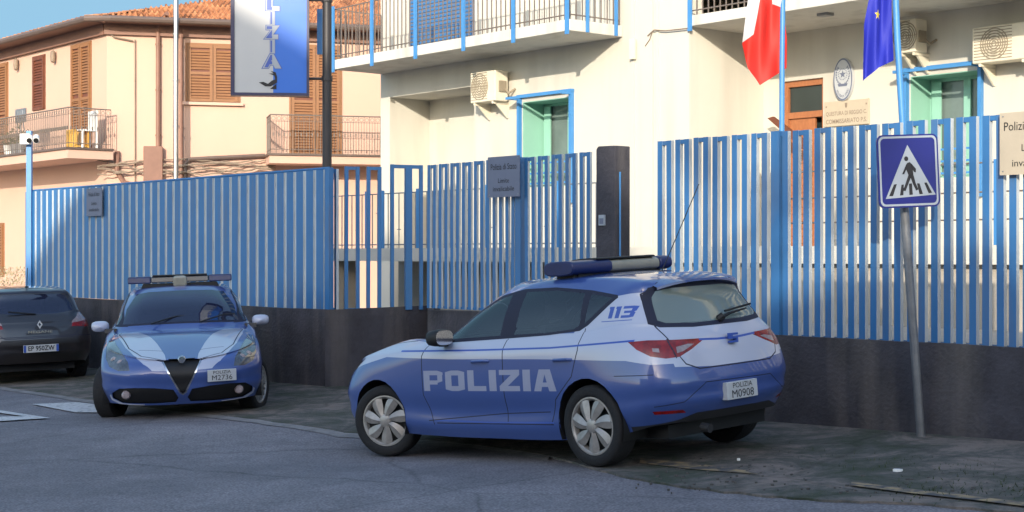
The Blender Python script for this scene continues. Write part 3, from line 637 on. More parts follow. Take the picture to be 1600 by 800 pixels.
ac_unit(1404, 32, TR, 0.30, 0.50, 'shaded air conditioner behind the light blue flagpole')

# oval crest and stone plaque
s_, z_ = L(1317, 124, TR - .06); T = thing('oval_crest', 'pale oval state crest on the white wall above the inscribed plaque', 'sign', (s_, TR, z_ - .35), RF)
b = MB(); ov = [(s_ + .19 * cos(a), z_ + .34 * sin(a)) for a in [2 * pi * k / 40 for k in range(40)]]; b.prism(ov, TR - .06, TR - .002); b.build('plate', 'plate', T)
b = MB(); t_ = TR - .064
for k in range(40):
    a0, a1 = 2 * pi * k / 40, 2 * pi * (k + 1) / 40
    b.face([(s_ + .185 * cos(a0), t_, z_ + .335 * sin(a0)), (s_ + .185 * cos(a1), t_, z_ + .335 * sin(a1)), (s_ + .165 * cos(a1), t_, z_ + .31 * sin(a1)), (s_ + .165 * cos(a0), t_, z_ + .31 * sin(a0))])
def star(c, R, r, n=5, rot=pi / 2): return [(c[0] + (R if k % 2 == 0 else r) * cos(rot + k * pi / n), c[1] + (R if k % 2 == 0 else r) * sin(rot + k * pi / n)) for k in range(2 * n)]
zc = z_ + .08
for k in range(18):   # cog wheel teeth and branches of the emblem
    a = 2 * pi * k / 18; b.face([(s_ + r_ * cos(a + q), t_ - .001, zc + r_ * sin(a + q)) for r_, q in ((.075, -.08), (.095, -.07), (.095, .07), (.075, .08))])
st = star((s_, zc), .07, .028)
for k in range(10): b.face([(s_, t_ - .002, zc), (st[k][0], t_ - .002, st[k][1]), (st[(k + 1) % 10][0], t_ - .002, st[(k + 1) % 10][1])])
for sg in (-1, 1):
    for k in range(9):
        a = -pi / 2 + sg * (.3 + k * .26); cx, cz = s_ + .125 * cos(a), zc + .155 * sin(a); b.face([(cx - .016, t_ - .002, cz - .02), (cx + .016, t_ - .002, cz - .014), (cx + .012 * sg, t_ - .002, cz + .026)])
b.face([(s_ - .08, t_ - .003, zc - .19), (s_ + .08, t_ - .003, zc - .19), (s_ + .1, t_ - .003, zc - .15), (s_ - .1, t_ - .003, zc - .15)])
for k, ch in enumerate('POLIZIA DI STATO'):
    a = -pi / 2 + (k - 7.5) * .115; b.add_text(ch, .05, (s_ + .14 * cos(a) * 1.0, t_ - .003, z_ + .27 * sin(a)), (cos(a + pi / 2), 0, sin(a + pi / 2)), (-sin(a + pi / 2), 0, cos(a + pi / 2)), 0)
b.build('emblem', 'grey_sign', T, mb_clean=False)
s0, z1 = L(1288, 160, TR - .04); s1, z0 = L(1357, 188, TR - .04)[0], L(1288, 197, TR - .04)[1]; z0 = z1 - .40
T = thing('inscribed_plaque', 'beige stone plaque with carved lines of lettering beside the entrance', 'plaque', ((s0 + s1) / 2, TR, z0), RF)
b = MB(); b.box(s0, s1, TR - .04, TR - .002, z0, z1); b.build('slab', 'beige_sign', T, bevel=.005)
b = MB(); c = (s0 + s1) / 2; b.add_text('QUESTURA DI REGGIO C.', .09, (c, TR - .042, z1 - .20), (1, 0, 0), (0, 0, 1), 0, 0.001, 'CENTER', (s1 - s0) * .92); b.add_text('COMMISSARIATO P.S.', .10, (c, TR - .042, z1 - .325), (1, 0, 0), (0, 0, 1), 0, .001, 'CENTER', (s1 - s0) * .92)
b.face([(c - .025, TR - .042, z1 - .04), (c + .025, TR - .042, z1 - .04), (c + .02, TR - .042, z1 - .10), (c, TR - .042, z1 - .125), (c - .02, TR - .042, z1 - .10)])
for x in (s0 + .04, s1 - .04):
    stt = star((x, z1 - .08), .025, .01)
    for k in range(10): b.face([(x, TR - .042, z1 - .08), (stt[k][0], TR - .042, stt[k][1]), (stt[(k + 1) % 10][0], TR - .042, stt[(k + 1) % 10][1])])
b.build('lettering', 'cable', T, mb_clean=False)

# ================================================================== PINK HOUSE
TP = 16.3; sPC = -34.6
PC = DR * sPC + NN * TP
PH = thing('pink_house', 'pale pink house with brown shutters and tiled hip roof, far left', 'house', (PC.x, PC.y, 0), None)
RG = Matrix.Translation((PC.x, PC.y, 0)) @ Matrix.Rotation(atan2(0.252, 0.968), 4, 'Z')      # right wing frame
RL = Matrix.Translation((PC.x, PC.y, 0)) @ Matrix.Rotation(radians(ANG), 4, 'Z')             # left wing frame (x negative = away)
RGi = RG.inverted(); RLi = RL.inverted(); PHi = Matrix.Translation((-PC.x, -PC.y, 0))
def child(mb, name, mats, fr, parent=None, bevel=0, smooth=False, clean=True):
    mb.v = [tuple(PHi @ (fr @ Vector(v))) for v in mb.v]
    o = mb.build(name, mats, None, smooth=smooth, bevel=bevel, mb_clean=clean); o.parent = parent or PH; return o
def LG(px, py, off=0.0):
    """measured point on the right wing's front (off = metres in front of it): local x, z"""
    a = (px - 800) / FPX; p0 = RGi @ Vector((0, 0, EYE)); d = (RGi.to_3x3() @ Vector((a, 1, 0))); k = (-off - p0.y) / d.y
    return p0.x + d.x * k, EYE + (HY - py) / FPX * k
def LL(px, py, off=0.0):
    a = (px - 800) / FPX; p0 = RLi @ Vector((0, 0, EYE)); d = (RLi.to_3x3() @ Vector((a, 1, 0))); k = (-off - p0.y) / d.y
    return p0.x + d.x * k, EYE + (HY - py) / FPX * k
ZE = 7.25
xr1 = LG(700, 0)[0]
b = MB(); b.box(0, xr1, 0, 0.3, -2, ZE); child(b, 'wall', 'pink_wall', RG)
b = MB(); b.box(-30, -0.0, 0.003, 0.3, -2, ZE - 0.002); child(b, 'wall', 'pink_wall', RL)
# volume behind
c0 = PHi @ (RG @ Vector((0, 0.3, 0))); 
def shutter(fr, x0, x1, z0, z1, name='shutter', leaves=2, m='shutter', louv=0.07, ypos=-0.05):
    b = MB(); wv = (x1 - x0) / leaves
    for k in range(leaves):
        a = x0 + k * wv + 0.008; c = x0 + (k + 1) * wv - 0.008; f = min(0.07, wv * .18)
        b.box(a, a + f, ypos, ypos + .045, z0, z1); b.box(c - f, c, ypos, ypos + .045, z0, z1)
        for zz in (z0, (z0 + z1) / 2 - f / 2, z1 - f): b.box(a + f, c - f, ypos, ypos + .045, zz, zz + f)
        z = z0 + f + .01
        while z < z1 - f - louv * .6:
            if not (abs(z - (z0 + z1) / 2) < f):
                b.face([(a + f, ypos + .008, z), (c - f, ypos + .008, z), (c - f, ypos + .035, z + louv * .75), (a + f, ypos + .035, z + louv * .75)])
            z += louv
        b.box(a + f, c - f, ypos + .038, ypos + .043, z0 + f, z1 - f, 1)
    o = child(b, name, [m, 'dark_wood'], fr, clean=False)
    t = MB(); e_ = .05; t.box(x0 - e_, x1 + e_, ypos + .02, -.002 if fr is RG else .0, z1 + .002, z1 + e_); t.box(x0 - e_, x0 - .002, ypos + .02, -.002, z0, z1 + .001); t.box(x1 + .002, x1 + e_, ypos + .02, -.002, z0, z1 + .001)
    ff = child(t, 'frame', m, fr, o); ff.parent = o
    return o
x0, z1 = LG(293, 70); x1, z0 = LG(372, 160); shutter(RG, x0, x1, z0, z1)
b = MB(); b.box(x0 - .12, x1 + .12, -.10, -.002, z0 - .09, z0 - .02); child(b, 'sill', 'pink_wall', RG)
x0, z1 = LG(455, 72); x1, _ = LG(531, 72); z0 = 4.12; shutter(RG, x0, x1, z0, z1)
x0, z1 = LL(113, 74); x1 = LL(142, 74)[0]; shutter(RL, x0, x1, 4.2, z1)
x0, z1 = LL(53, 92); x1, z0 = LL(70, 172); shutter(RL, x0, x1, LL(60, 172)[1], z1, leaves=1, m='dark_wood')
x0, z1 = LL(-14, 106); x1 = LL(12, 103)[0]; shutter(RL, x0, x1, 4.2, z1)
x0, z1 = LL(-20, 352); x1, z0 = LL(6, 432); shutter(RL, x0, x1, z0, z1)
# balconies with iron railings
def balcony(fr, x0, x1, d, zt, thick, nb, open_ends=True):
    b = MB(); b.box(x0, x1, -d, -.002, zt - thick, zt - .03); b.box(x0 - .04, x1 + .04, -d - .05, -.002, zt - .029, zt + .02, 1); child(b, 'balcony', ['pink_wall', 'gutter'], fr)
    r = MB(); H = .95
    path = [(x0 + .03, -.05), (x0 + .03, -d + .03), (x1 - .03, -d + .03), (x1 - .03, -.05)]
    for (p, q) in zip(path[:-1], path[1:]):
        for z, rr in ((zt + H, .018), (zt + .12, .010), (zt + H * .84, .008)): r.tube([(p[0], p[1], z), (q[0], q[1], z)], rr, 6)
        n = max(2, int(sqrt((p[0] - q[0]) ** 2 + (p[1] - q[1]) ** 2) / .13))
        for i in range(n + 1):
            u = i / n; x = p[0] * (1 - u) + q[0] * u; y = p[1] * (1 - u) + q[1] * u
            r.box(x - .006, x + .006, y - .006, y + .006, zt, zt + H)
            if i < n:
                xm = x + (q[0] - p[0]) / n / 2; ym = y + (q[1] - p[1]) / n / 2; R = .045
                r.tube([(xm + R * cos(a) * abs(q[0] - p[0]) / max(.01, abs(q[0] - p[0]) + abs(q[1] - p[1])), ym + R * cos(a) * abs(q[1] - p[1]) / max(.01, abs(q[0] - p[0]) + abs(q[1] - p[1])), zt + H * .91 + R * sin(a)) for a in [k * pi / 4 for k in range(9)]], .005, 4, cap=False)
                r.tube([(xm, ym, zt + .12), (xm, ym, zt + H * .84)], [.005, .005], 4)
                r.box(xm - .014, xm + .014, ym - .014, ym + .014, zt + .44, zt + .52)
    child(r, 'balcony_railing', 'rail_iron', fr)
xb0, zb = LG(421, 229, 1.0); xb1 = LG(680, 229, 1.0)[0]; balcony(RG, xb0, xb1, 1.0, 4.12, .22, 0)
balcony(RL, -16, 0.35, 1.15, 4.2, .24, 0)
# roof: tiled slopes over both wings with eave boards and gutter
def tiled(P, U, V, nu, nv, name='roof', hip=0.0):
    """rows of half-round clay tiles laid on the plane P + u*U + v*V"""
    P = Vector(P); U = Vector(U); V = Vector(V); nrm = U.cross(V).normalized(); 
    if nrm.z < 0: nrm = -nrm
    b = MB(); K = 6
    h0 = max(0, hip); h1 = -min(0, hip)
    b.face([P - nrm * .02, P + U - nrm * .02, P + U * (1 - h1) + V - nrm * .02, P + U * h0 + V - nrm * .02])
    for j in range(nv):
        v0 = j / nv; v1 = (j + 1) / nv
        for i in range(nu):
            if (i + .5) / nu < h0 * v0 or (i + .5) / nu > 1 - h1 * v0: continue
            hh = random.uniform(-.006, .006)
            for k in range(K):
                q0 = k / K; q1 = (k + 1) / K
                def pt(q, vv, lift): return P + U * ((i + q) / nu) + V * vv + nrm * (.055 * sin(pi * (q * 2 % 1)) * (1 if q < .5 or q == 1 else -.4) + lift + hh)
                b.face([pt(q0, v0, .035), pt(q1, v0, .035), pt(q1, v1, 0), pt(q0, v1, 0)]); b.face([pt(q0, v0, .035), pt(q1, v0, .035), pt(q1, v0, -.03), pt(q0, v0, -.03)])
    return b
ov = 0.55; ex = xr1
P = RG @ Vector((-0.15, -ov, ZE + .08)); U = (RG.to_3x3() @ Vector((ex + .3, 0, 0))); V = RG.to_3x3() @ Vector((0, 6.5, 1.75))
b = tiled(P, U, V, 66, 20, hip=4.1 / (ex + .3)); mb = b; mb.v = [tuple(PHi @ Vector(v)) for v in mb.v]; o = mb.build('roof', 'clay_tiles', None, smooth=True, mb_clean=False); o.parent = PH
P = RL @ Vector((-26, -ov, ZE + .08)); U = (RL.to_3x3() @ Vector((26.2, 0, 0))); V = RL.to_3x3() @ Vector((0, 5.0, 1.25))
b = tiled(P, U, V, 104, 15, hip=-3.16 / 26.2); b.v = [tuple(PHi @ Vector(v)) for v in b.v]; o = b.build('roof', 'clay_tiles', None, smooth=True, mb_clean=False); o.parent = PH
b = MB(); b.box(-.05, ex + .1, -ov, 0.0, ZE - .0, ZE + .06); child(b, 'eave_board', 'brown_trim', RG)
b = MB(); b.box(-26, .1, -ov, 0.0, ZE - .002, ZE + .058); child(b, 'eave_board', 'brown_trim', RL)
b = MB(); b.box(-.06, ex, -.10, -.002, ZE - .26, ZE - .003); child(b, 'frieze', 'brown_trim', RG)
b = MB(); b.box(-26, 0, -.10, -.002, ZE - .26, ZE - .003); child(b, 'frieze', 'brown_trim', RL)
gp = [RL @ Vector((-26, -ov - .05, ZE + .05)), RL @ Vector((.18, -ov - .05, ZE + .05)), RG @ Vector((.1, -ov - .05, ZE + .05)), RG @ Vector((ex, -ov - .05, ZE + .05))]
b = MB(); b.tube([PHi @ p for p in gp], .075, 8); o = b.build('gutter', 'gutter', None); o.parent = PH
# pipes, flue, conduits on the right wing
def vpipe(fr, f, px, py0, py1, off, r, m, name, elbow=None):
    x, za = f(px, py0, off); zb = f(px, py1, off)[1]; b = MB(); pts = [(x, -off, zb), (x, -off, za)]
    if elbow: pts += elbow(x, za)
    b.tube(pts, r, 10)
    z = zb + .3
    while z < za: b.tube([(x, -off, z), (x, -off, z + .04)], r * 1.25, 10); z += 1.1
    return child(b, name, m, fr)
vpipe(RG, LG, 247, 42, 232, .08, .055, 'brown_trim', 'downpipe', lambda x, z: [(x + .1, -.2, z + .18), (x + .2, -.5, z + .27)])
vpipe(RG, LG, 275, -10, 290, .70, .065, 'steel', 'flue')
vpipe(RG, LG, 283, 42, 290, .07, .045, 'brown_trim', 'downpipe')
vpipe(RG, LG, 211, 62, 290, .05, .014, 'cable', 'conduit')
b = MB(); x0, z1 = LG(224, 229, .0); x1, z0 = LG(254, 290); b.box(x0, x1, -.22, -.002, z0, z1); child(b, 'meter_box', 'brown_trim', RG, bevel=.02)
b = MB(); pz = [LG(x, y, .1) for x, y in ((290, 290), (290, 256), (296, 249), (330, 247), (414, 243))]; b.tube([(p[0], -.1, p[1]) for p in pz], .05, 8); child(b, 'drainpipe', 'gutter', RG)
b = MB(); pz = [LL(x, y, .1) for x, y in ((183, 232), (185, 262))]; x_, z_ = LG(183, 236, .1); b.tube([(x_, -.1, z_), (x_, -.1, z_ - .5), (x_ + .15, -.1, z_ - .75), (x_ + .5, -.1, z_ - .85)], .06, 8); child(b, 'drainpipe', 'brown_trim', RG)
b = MB(); random.seed(3)
for k in range(5):
    pts = []; y0 = 251 + k * 5
    for i in range(30):
        px = 152 + i * 9.6; x, z = LG(px, y0 + 2.6 * sin(i * (.35 + .11 * k) + k * 1.7) + random.uniform(-1.8, 1.8), .12); pts.append((x, -.12 - .02 * k, z))
    b.tube(pts, .017 + .008 * (k % 2), 5)
child(b, 'cable_bundle', 'cable', RG)
b = MB(); random.seed(5); pts = []
for i in range(22):
    x, z = LL(165 - i * 8, 48 + i * 1.95 + 1.2 * sin(i * 1.2), .06); pts.append((x, -.06, z))
b.tube(pts, .022, 5); x, z = LG(166, 47, .06); x2, z2 = LG(178, 58, .06); x3, z3 = LG(208, 64, .06); child(b, 'wall_cable', 'cable', RL)
b = MB(); b.tube([(x, -.06, z), (x2, -.06, z2), (x3, -.06, z3)], .02, 5); child(b, 'wall_cable', 'cable', RG)
for (px, py) in ((30, 101), (88, 89)):
    x, z = LL(px, py); b = MB(); b.lathe([(.02, .16), (.06, .12), (.07, 0), (.06, -.12), (.02, -.16)], 12, 'z', (x, -.09, z)); child(b, 'wall_lamp', 'cable', RL, smooth=True)
# things on the far balcony
def on_balc(px, off=0.7): return LL(px, 200, off)[0]
BF = RL
x = on_balc(37, .9); T = thing('drying_rack', 'folded grey drying rack leaning on the far balcony rail', 'drying rack', (x, -.9, 4.22), RL)
b = MB(); 
b.box(x - .30, x + .35, -1.0, -.97, 5.0, 5.35); b.build('panel', 'galv', T)
b = MB(); [b.tube([(x + u, -.95, 4.22), (x + u * .5, -1.0, 5.3)], .015, 5) for u in (-.3, 0, .3)]; b.build('leg', 'galv', T)
x = on_balc(117, .8); T = thing('plastic_crate', 'yellow slatted crate on the pink house balcony', 'crate', (x, -.8, 4.22), RL)
b = MB(); [b.box(x - .3 + k * .12, x - .2 + k * .12, -.9, -.87, 4.22, 4.66) for k in range(5)]; [b.box(x - .3 + k * .12, x - .2 + k * .12, -.6, -.57, 4.22, 4.66) for k in range(5)]; b.box(x - .3, x + .28, -.868, -.602, 4.24, 4.27); b.box(x - .3, x + .28, -.9001, -.8685, 4.6, 4.64); b.build('slats', 'yellow_pl', T)
x = on_balc(151, .5) ; x = min(x, .1); T = thing('plastic_chair', 'white plastic garden chair at the near end of the far balcony', 'chair', (x, -.6, 4.22), RL)
b = MB(); b.box(x - .22, x + .22, -.8, -.4, 4.62, 4.66); b.build('seat', 'white_paint', T)
b = MB(); [b.box(x - .22 + k * .09, x - .16 + k * .09, -.42, -.38, 4.66, 5.05) for k in range(5)]; b.box(x - .22, x + .22, -.425, -.375, 5.051, 5.12); b.build('backrest', 'white_paint', T)
for (u, v) in ((-.2, -.78), (.17, -.78), (-.2, -.42), (.17, -.42)): b = MB(); b.box(x + u, x + u + .04, v, v + .04, 4.22, 4.618); b.build('leg', 'white_paint', T)
for (px, hh) in ((14, .55), (24, .6), (33, .5)):
    x = on_balc(px, .85); T = thing('potted_plant', {14: 'leafy pot plant hanging leftmost on the far balcony rail', 24: 'bushy pot plant in the middle of three on the far balcony', 33: 'small pot plant under the drying rack on the far balcony'}[px], 'plant', (x, -.85, 4.22), RL, 'pot plants on the far balcony')
    b = MB(); b.lathe([(.001, 4.22), (.10, 4.22), (.14, 4.5), (.12, 4.5), (.11, 4.45), (.001, 4.45)], 12, 'z', (x, -.85, 0)); b.build('pot', 'white_paint' if px == 14 else 'galv', T, smooth=True)
    b = MB(); random.seed(px)
    for k in range(160):
        c = Vector((x + random.gauss(0, .13), -.85 + random.gauss(0, .1), 4.5 + abs(random.gauss(0, .2)))); d = Vector((random.uniform(-1, 1), random.uniform(-1, 1), random.uniform(-.3, 1))).normalized() * .06; e2 = d.cross(Vector((random.random(), random.random(), 1))).normalized() * .03
        b.face([c, c + d * .5 + e2, c + d, c + d * .5 - e2])
    b.build('foliage', mat('leaf_green', (0.10, 0.13, 0.04), .7, var=.5, vscale=9), T, mb_clean=False)
# pale bush at the far end of the fence
T = thing('bare_shrub', 'pale twiggy shrub against the pink wall, behind the dark parked car', 'shrub', (S(12, 11.6), 11.6, -.3), RF)
b = MB(); random.seed(11); cx = S(14, 11.8)
for k in range(90):
    p = Vector((cx + random.gauss(0, .5), 11.8 + random.gauss(0, .2), -.2)); pts = [p]
    d = Vector((random.gauss(0, .25), random.gauss(0, .2), 1)).normalized()
    for q in range(6): d = (d + Vector((random.gauss(0, .3), random.gauss(0, .3), random.gauss(0, .1)))).normalized(); p = p + d * .27; pts.append(p)
    b.tube(pts, [.014, .012, .010, .008, .006, .004, .003], 4)
b.build('stem', mat('dry_twig', (0.45, 0.38, 0.26), .9, var=.3, vscale=10), T)
b = MB()
for k in range(1500):
    c = Vector((cx + random.gauss(0, .55), 11.8 + random.gauss(0, .25), random.uniform(.2, 1.45))); d = Vector((random.uniform(-1, 1), random.uniform(-1, 1), random.uniform(-1, 1))).normalized() * .035; e2 = d.cross(Vector((.3, .2, 1))).normalized() * .014
    b.face([c - d, c + e2, c + d, c - e2])
b.build('foliage', mat('dry_leaf', (0.42, 0.36, 0.20), .8, var=.4, vscale=12), T, mb_clean=False)
# cctv pole
Yc = 27.4; p = W(46, 210, Yc); T = thing('camera_pole', 'slim light blue pole with white security cameras at the fence end', 'camera', (p.x, p.y, 0))
b = MB(); b.box(p.x - .045, p.x + .045, p.y - .045, p.y + .045, 0.3, p.z + .06); b.build('pole', 'light_blue', T)
b = MB(); b.box(p.x - .12, p.x + .06, p.y - .18, p.y - .05, p.z - .19, p.z + .0); b.build('junction_box', 'white_paint', T, bevel=.015)
for dx in (.10, .22):
    b = MB(); b.tube([(p.x + dx - .06, p.y - .12, p.z - .06), (p.x + dx - .01, p.y - .30, p.z - .13)], .055, 12); b.tube([(p.x + dx - .01, p.y - .301, p.z - .13), (p.x + dx - .008, p.y - .31, p.z - .134)], .045, 12, 1)
    b.build('security_camera', ['white_paint', 'black'], T, smooth=True)

# ================================================================== VERTICAL SIGN ON DARK POLE
Yp = 20.6; pb = W(511, 262, Yp); T = thing('illuminated_sign', 'tall vertical blue and white station sign bracketed to a dark pole', 'sign', (pb.x, Yp, .9))
b = MB(); b.tube([(pb.x, Yp, .9), (pb.x, Yp, 6.4)], [.065, .06], 14); b.build('pole', 'pole_black', T, smooth=True)
sx0, sx1 = W(363, 0, Yp).x, W(483, 0, Yp).x; sz0 = W(420, 151, Yp).z; sz1 = sz0 + 2.45; yaw = radians(6)
Rz = Matrix.Translation((sx1, Yp, 0)) @ Matrix.Rotation(yaw, 4, 'Z') @ Matrix.Translation((-sx1, -Yp, 0))
def sg(b, name, m, clean=True):
    b.v = [tuple(Rz @ Vector(v)) for v in b.v]; return b.build(name, m, T, mb_clean=clean)
fw = .03; yf = Yp - .10
b = MB(); b.box(sx0, sx0 + fw + .02, yf - .015, Yp + .10, sz0, sz1); b.box(sx1 - fw, sx1, yf - .015, Yp + .10, sz0, sz1); b.box(sx0 + fw + .02, sx1 - fw, yf - .015, Yp + .10, sz0, sz0 + .035); b.box(sx0 + fw + .02, sx1 - fw, yf - .015, Yp + .1, sz1 - .035, sz1); b.box(sx0 + .02, sx1 - .02, Yp + .06, Yp + .08, sz0 + .02, sz1 - .02); sg(b, 'frame', 'navy')
xm = W(428, 0, Yp).x
b = MB(); b.box(sx0 + fw + .02, xm, yf, yf + .01, sz0 + .035, sz1 - .035, 0); b.box(xm, sx1 - fw, yf, yf + .01, sz0 + .035, sz1 - .035, 1); sg(b, 'panel', ['beacon_sign_white', 'beacon_sign_blue'])
b = MB(); chs = [('P', -34, 1), ('O', -12, 1), ('L', 10, 1), ('I', 32, 1), ('Z', 54, 1), ('I', 76, 1), ('A', 99, 1.05)]
u = Yp / FPX
for ch, py, k in chs:
    z = EYE + (HY - py) * u; cx = W(426 if ch != 'I' else 427, 0, Yp).x
    wd = {'I': 6, 'A': 23, 'L': 17}.get(ch, 19) * u; sz = 24 * u * k
    b.add_text(ch, sz, (cx, yf - .003, z), (1, 0, 0), (0, 0, 1), 1, .028, 'CENTER', wd * 1.42)
    b.add_text(ch, sz, (cx, yf - .005, z), (1, 0, 0), (0, 0, 1), 0, .022, 'CENTER', wd * 1.26)
    b.add_text(ch, sz * .99, (cx, yf - .007, z), (1, 0, 0), (0, 0, 1), 1, .010, 'CENTER', wd)
lo = sg(b, 'lettering', ['sign_white', 'decal_blue'], False)
bm = bmesh.new(); bm.from_mesh(lo.data); xc = xm - ORG[T.name].x
bmesh.ops.bisect_plane(bm, geom=bm.verts[:] + bm.edges[:] + bm.faces[:], plane_co=(xc, 0, 0), plane_no=(1, 0, 0))
yfr = min(v.co.y for v in bm.verts)
for f in bm.faces:
    c_ = f.calc_center_median(); lay = Rz.inverted() @ (c_ + ORG[T.name])
    if lay.y < yf - .006 and c_.x > xc: f.material_index = 0
bm.to_mesh(lo.data); bm.free()
b = MB(); pw = lambda x, y: (W(x, 0, Yp).x, yf - .007, EYE + (HY - y) * u)
for poly in ([(406, 131), (413, 130), (420, 133), (426, 128), (431, 126), (430, 120), (421, 117), (429, 117), (424, 113), (432, 115), (434, 122), (434, 131), (428, 135), (424, 137), (416, 137)], [(423, 141), (433, 133), (433, 141)]):
    b.face([pw(*q) for q in poly])
sg(b, 'emblem', 'ink', False)
for py in (0, 123):
    b = MB(); z = EYE + (HY - py) * u; b.tube([(sx1 - .01, Yp, z), (pb.x + .02, Yp, z)], .018, 8); b.tube([(pb.x - .0, Yp, z - .03), (pb.x, Yp, z + .03)], .075, 12); b.build('bracket', 'pole_black', T)
# light blue mast beyond the balcony
p0 = W(500, 85, 21.2); b = MB(); b.box(p0.x - .035, p0.x + .035, 21.15, 21.25, p0.z, p0.z + 0.62); o = b.build('sign_box', 'light_blue', T); o.location = (0, 0, 0)

# ================================================================== CROSSING SIGN
top = ground_pt(1440, 693); Yg = top.y; pt_ = W(1413, 322, Yg - .16)
T = thing('crossing_sign', 'blue square pedestrian crossing sign on a leaning grey pole', 'sign', tuple(top))
b = MB(); b.tube([top, pt_ + Vector((0, 0, -.02)), W(1405, 215, Yg - .22)], .036, 16); b.build('pole', 'galv', T, smooth=True)
Ys = Yg - .31; us = Ys / FPX
A1 = [W(1368, 212, Ys), W(1465, 208, Ys), W(1473, 322, Ys), W(1372, 326, Ys)]
O_ = sum(A1, Vector()) / 4; EX = ((A1[1] - A1[0]) + (A1[2] - A1[3])).normalized(); EX = (EX + Vector((0, .12, 0))).normalized(); EZ = ((A1[0] - A1[3]) + (A1[1] - A1[2])); Hs = EZ.length / 2; EZ.normalize(); EZ = (EZ - EX * EZ.dot(EX)).normalized(); EY = EZ.cross(EX); Ws = ((A1[1] - A1[0]).length + (A1[2] - A1[3]).length) / 2
def sp(x, z, y=0): return O_ + EX * (x * Ws) + EZ * (z * Hs) + EY * y     # sign plane, x,z in -.5...5
def rrect(hw, hh, r, n=5):
    P = []
    for (cx, cz, a0) in ((hw - r, hh - r, 0), (-hw + r, hh - r, pi / 2), (-hw + r, -hh + r, pi), (hw - r, -hh + r, 1.5 * pi)):
        for k in range(n + 1): a = a0 + k * pi / 2 / n; P.append((cx + r * cos(a), cz + r * sin(a)))
    return P
ydir = -1 if EY.y > 0 else 1      # towards the street
b = MB(); R1 = rrect(.5, .5, .09); n = len(R1)
for yy, f in ((0, 1), (-.02 * ydir, -1)): b.face([sp(*q, yy) for q in R1])
for k in range(n): b.face([sp(*R1[k], 0), sp(*R1[(k + 1) % n], 0), sp(*R1[(k + 1) % n], -.02 * ydir), sp(*R1[k], -.02 * ydir)])
b.build('plate', 'blue_sign', T)
b = MB(); Ra, Rb = rrect(.475, .478, .075), rrect(.445, .45, .06)
for k in range(n): b.face([sp(*Ra[k], .002 * ydir), sp(*Ra[(k + 1) % n], .002 * ydir), sp(*Rb[(k + 1) % n], .002 * ydir), sp(*Rb[k], .002 * ydir)])
b.build('border', 'sign_white', T, mb_clean=False)
cx0, cy0 = 362, 408; sc = lambda x, y: ((x - 372) / 530.0, (410 - y) / 600.0)
b = MB(); b.face([sp(*sc(*q), .002 * ydir) for q in ((370, 196), (165, 634), (600, 612))]); b.build('triangle', 'sign_white', T, mb_clean=False)
b = MB(); Pn = lambda pts: b.face([sp(*sc(*q), .004 * ydir) for q in pts])
Pn([(240, 518), (265, 515), (228, 612), (194, 612)]); Pn([(305, 522), (325, 520), (318, 608), (288, 610)]); Pn([(370, 515), (396, 513), (400, 606), (370, 608)]); Pn([(440, 515), (462, 515), (488, 603), (458, 605)]); Pn([(503, 512), (525, 510), (568, 596), (538, 600)])
Pn([(355 + 18 * cos(a), 310 + 20 * sin(a)) for a in [k * pi / 8 for k in range(16)]])
Pn([(360, 345), (385, 338), (405, 360), (412, 440), (372, 452), (352, 400)]); Pn([(356, 350), (366, 372), (332, 436), (314, 436)]); Pn([(398, 350), (436, 395), (434, 425), (418, 420), (398, 385)])
Pn([(370, 440), (396, 450), (338, 575), (312, 570), (330, 540)]); Pn([(380, 445), (410, 436), (428, 510), (450, 565), (430, 574), (405, 520)])
b.build('pictogram', 'ink', T, mb_clean=False)

# ================================================================== FLAGS
def flag(name, label, Yf, outline, regions, base, polepts, r, polem='light_blue', rows=None, amp=.06):
    T = thing(name, label, 'flag', tuple(W(polepts[0][0], polepts[0][1], Yf)))
    b = MB(); b.tube([W(x, y, Yf) for x, y in polepts], r, 12); b.build('pole', polem, T, smooth=True)
    xs_ = [p[0] for p in outline]; ys_ = [p[1] for p in outline]; x0, x1, y0, y1 = min(xs_), max(xs_), min(ys_), max(ys_)
    bm = bmesh.new(); nx, ny = 46, 90; G = []
    for j in range(ny + 1):
        row = []
        for i in range(nx + 1):
            px = x0 + (x1 - x0) * i / nx; py = y0 + (y1 - y0) * j / ny
            v = W(px, py, Yf); row.append(bm.verts.new((v.x, 0, v.z)))
        G.append(row)
    for j in range(ny):
        for i in range(nx): bm.faces.new((G[j][i], G[j][i + 1], G[j + 1][i + 1], G[j + 1][i]))
    tw = lambda q: (W(q[0], 0, Yf).x, W(0, q[1], Yf).z)
    inside = cut(bm, (1, 0, 0), (0, 0, 1), [tw(q) for q in outline]); keep = set(inside)
    bmesh.ops.delete(bm, geom=[f for f in bm.faces if f not in keep], context='FACES')
    for f in bm.faces: f.material_index = base; f.smooth = True
    for poly, mi in regions:
        for f in cut(bm, (1, 0, 0), (0, 0, 1), [tw(q) for q in poly]): f.material_index = mi
    xa, xb = tw((x0, 0))[0], tw((x1, 0))[0]; za, zb = tw((0, y1))[1], tw((0, y0))[1]
    for v in bm.verts:
        u = (v.co.x - xa) / (xb - xa); h = (v.co.z - za) / (zb - za)
        v.co.y = Yf - .04 + amp * (sin(u * 9.5 + h * 2.2) * (1 - .35 * h) + .6 * sin(u * 4 + (1 - h) * 7 + 1.2) * (1 - h) + .35 * sin(u * 17 - h * 5)) + .05 * u
    me = bpy.data.meshes.new('cloth'); bm.to_mesh(me); bm.free()
    o = bpy.data.objects.new('cloth', me); COL.objects.link(o)
    for v in me.vertices: v.co -= ORG[T.name]
    o.parent = T; return o
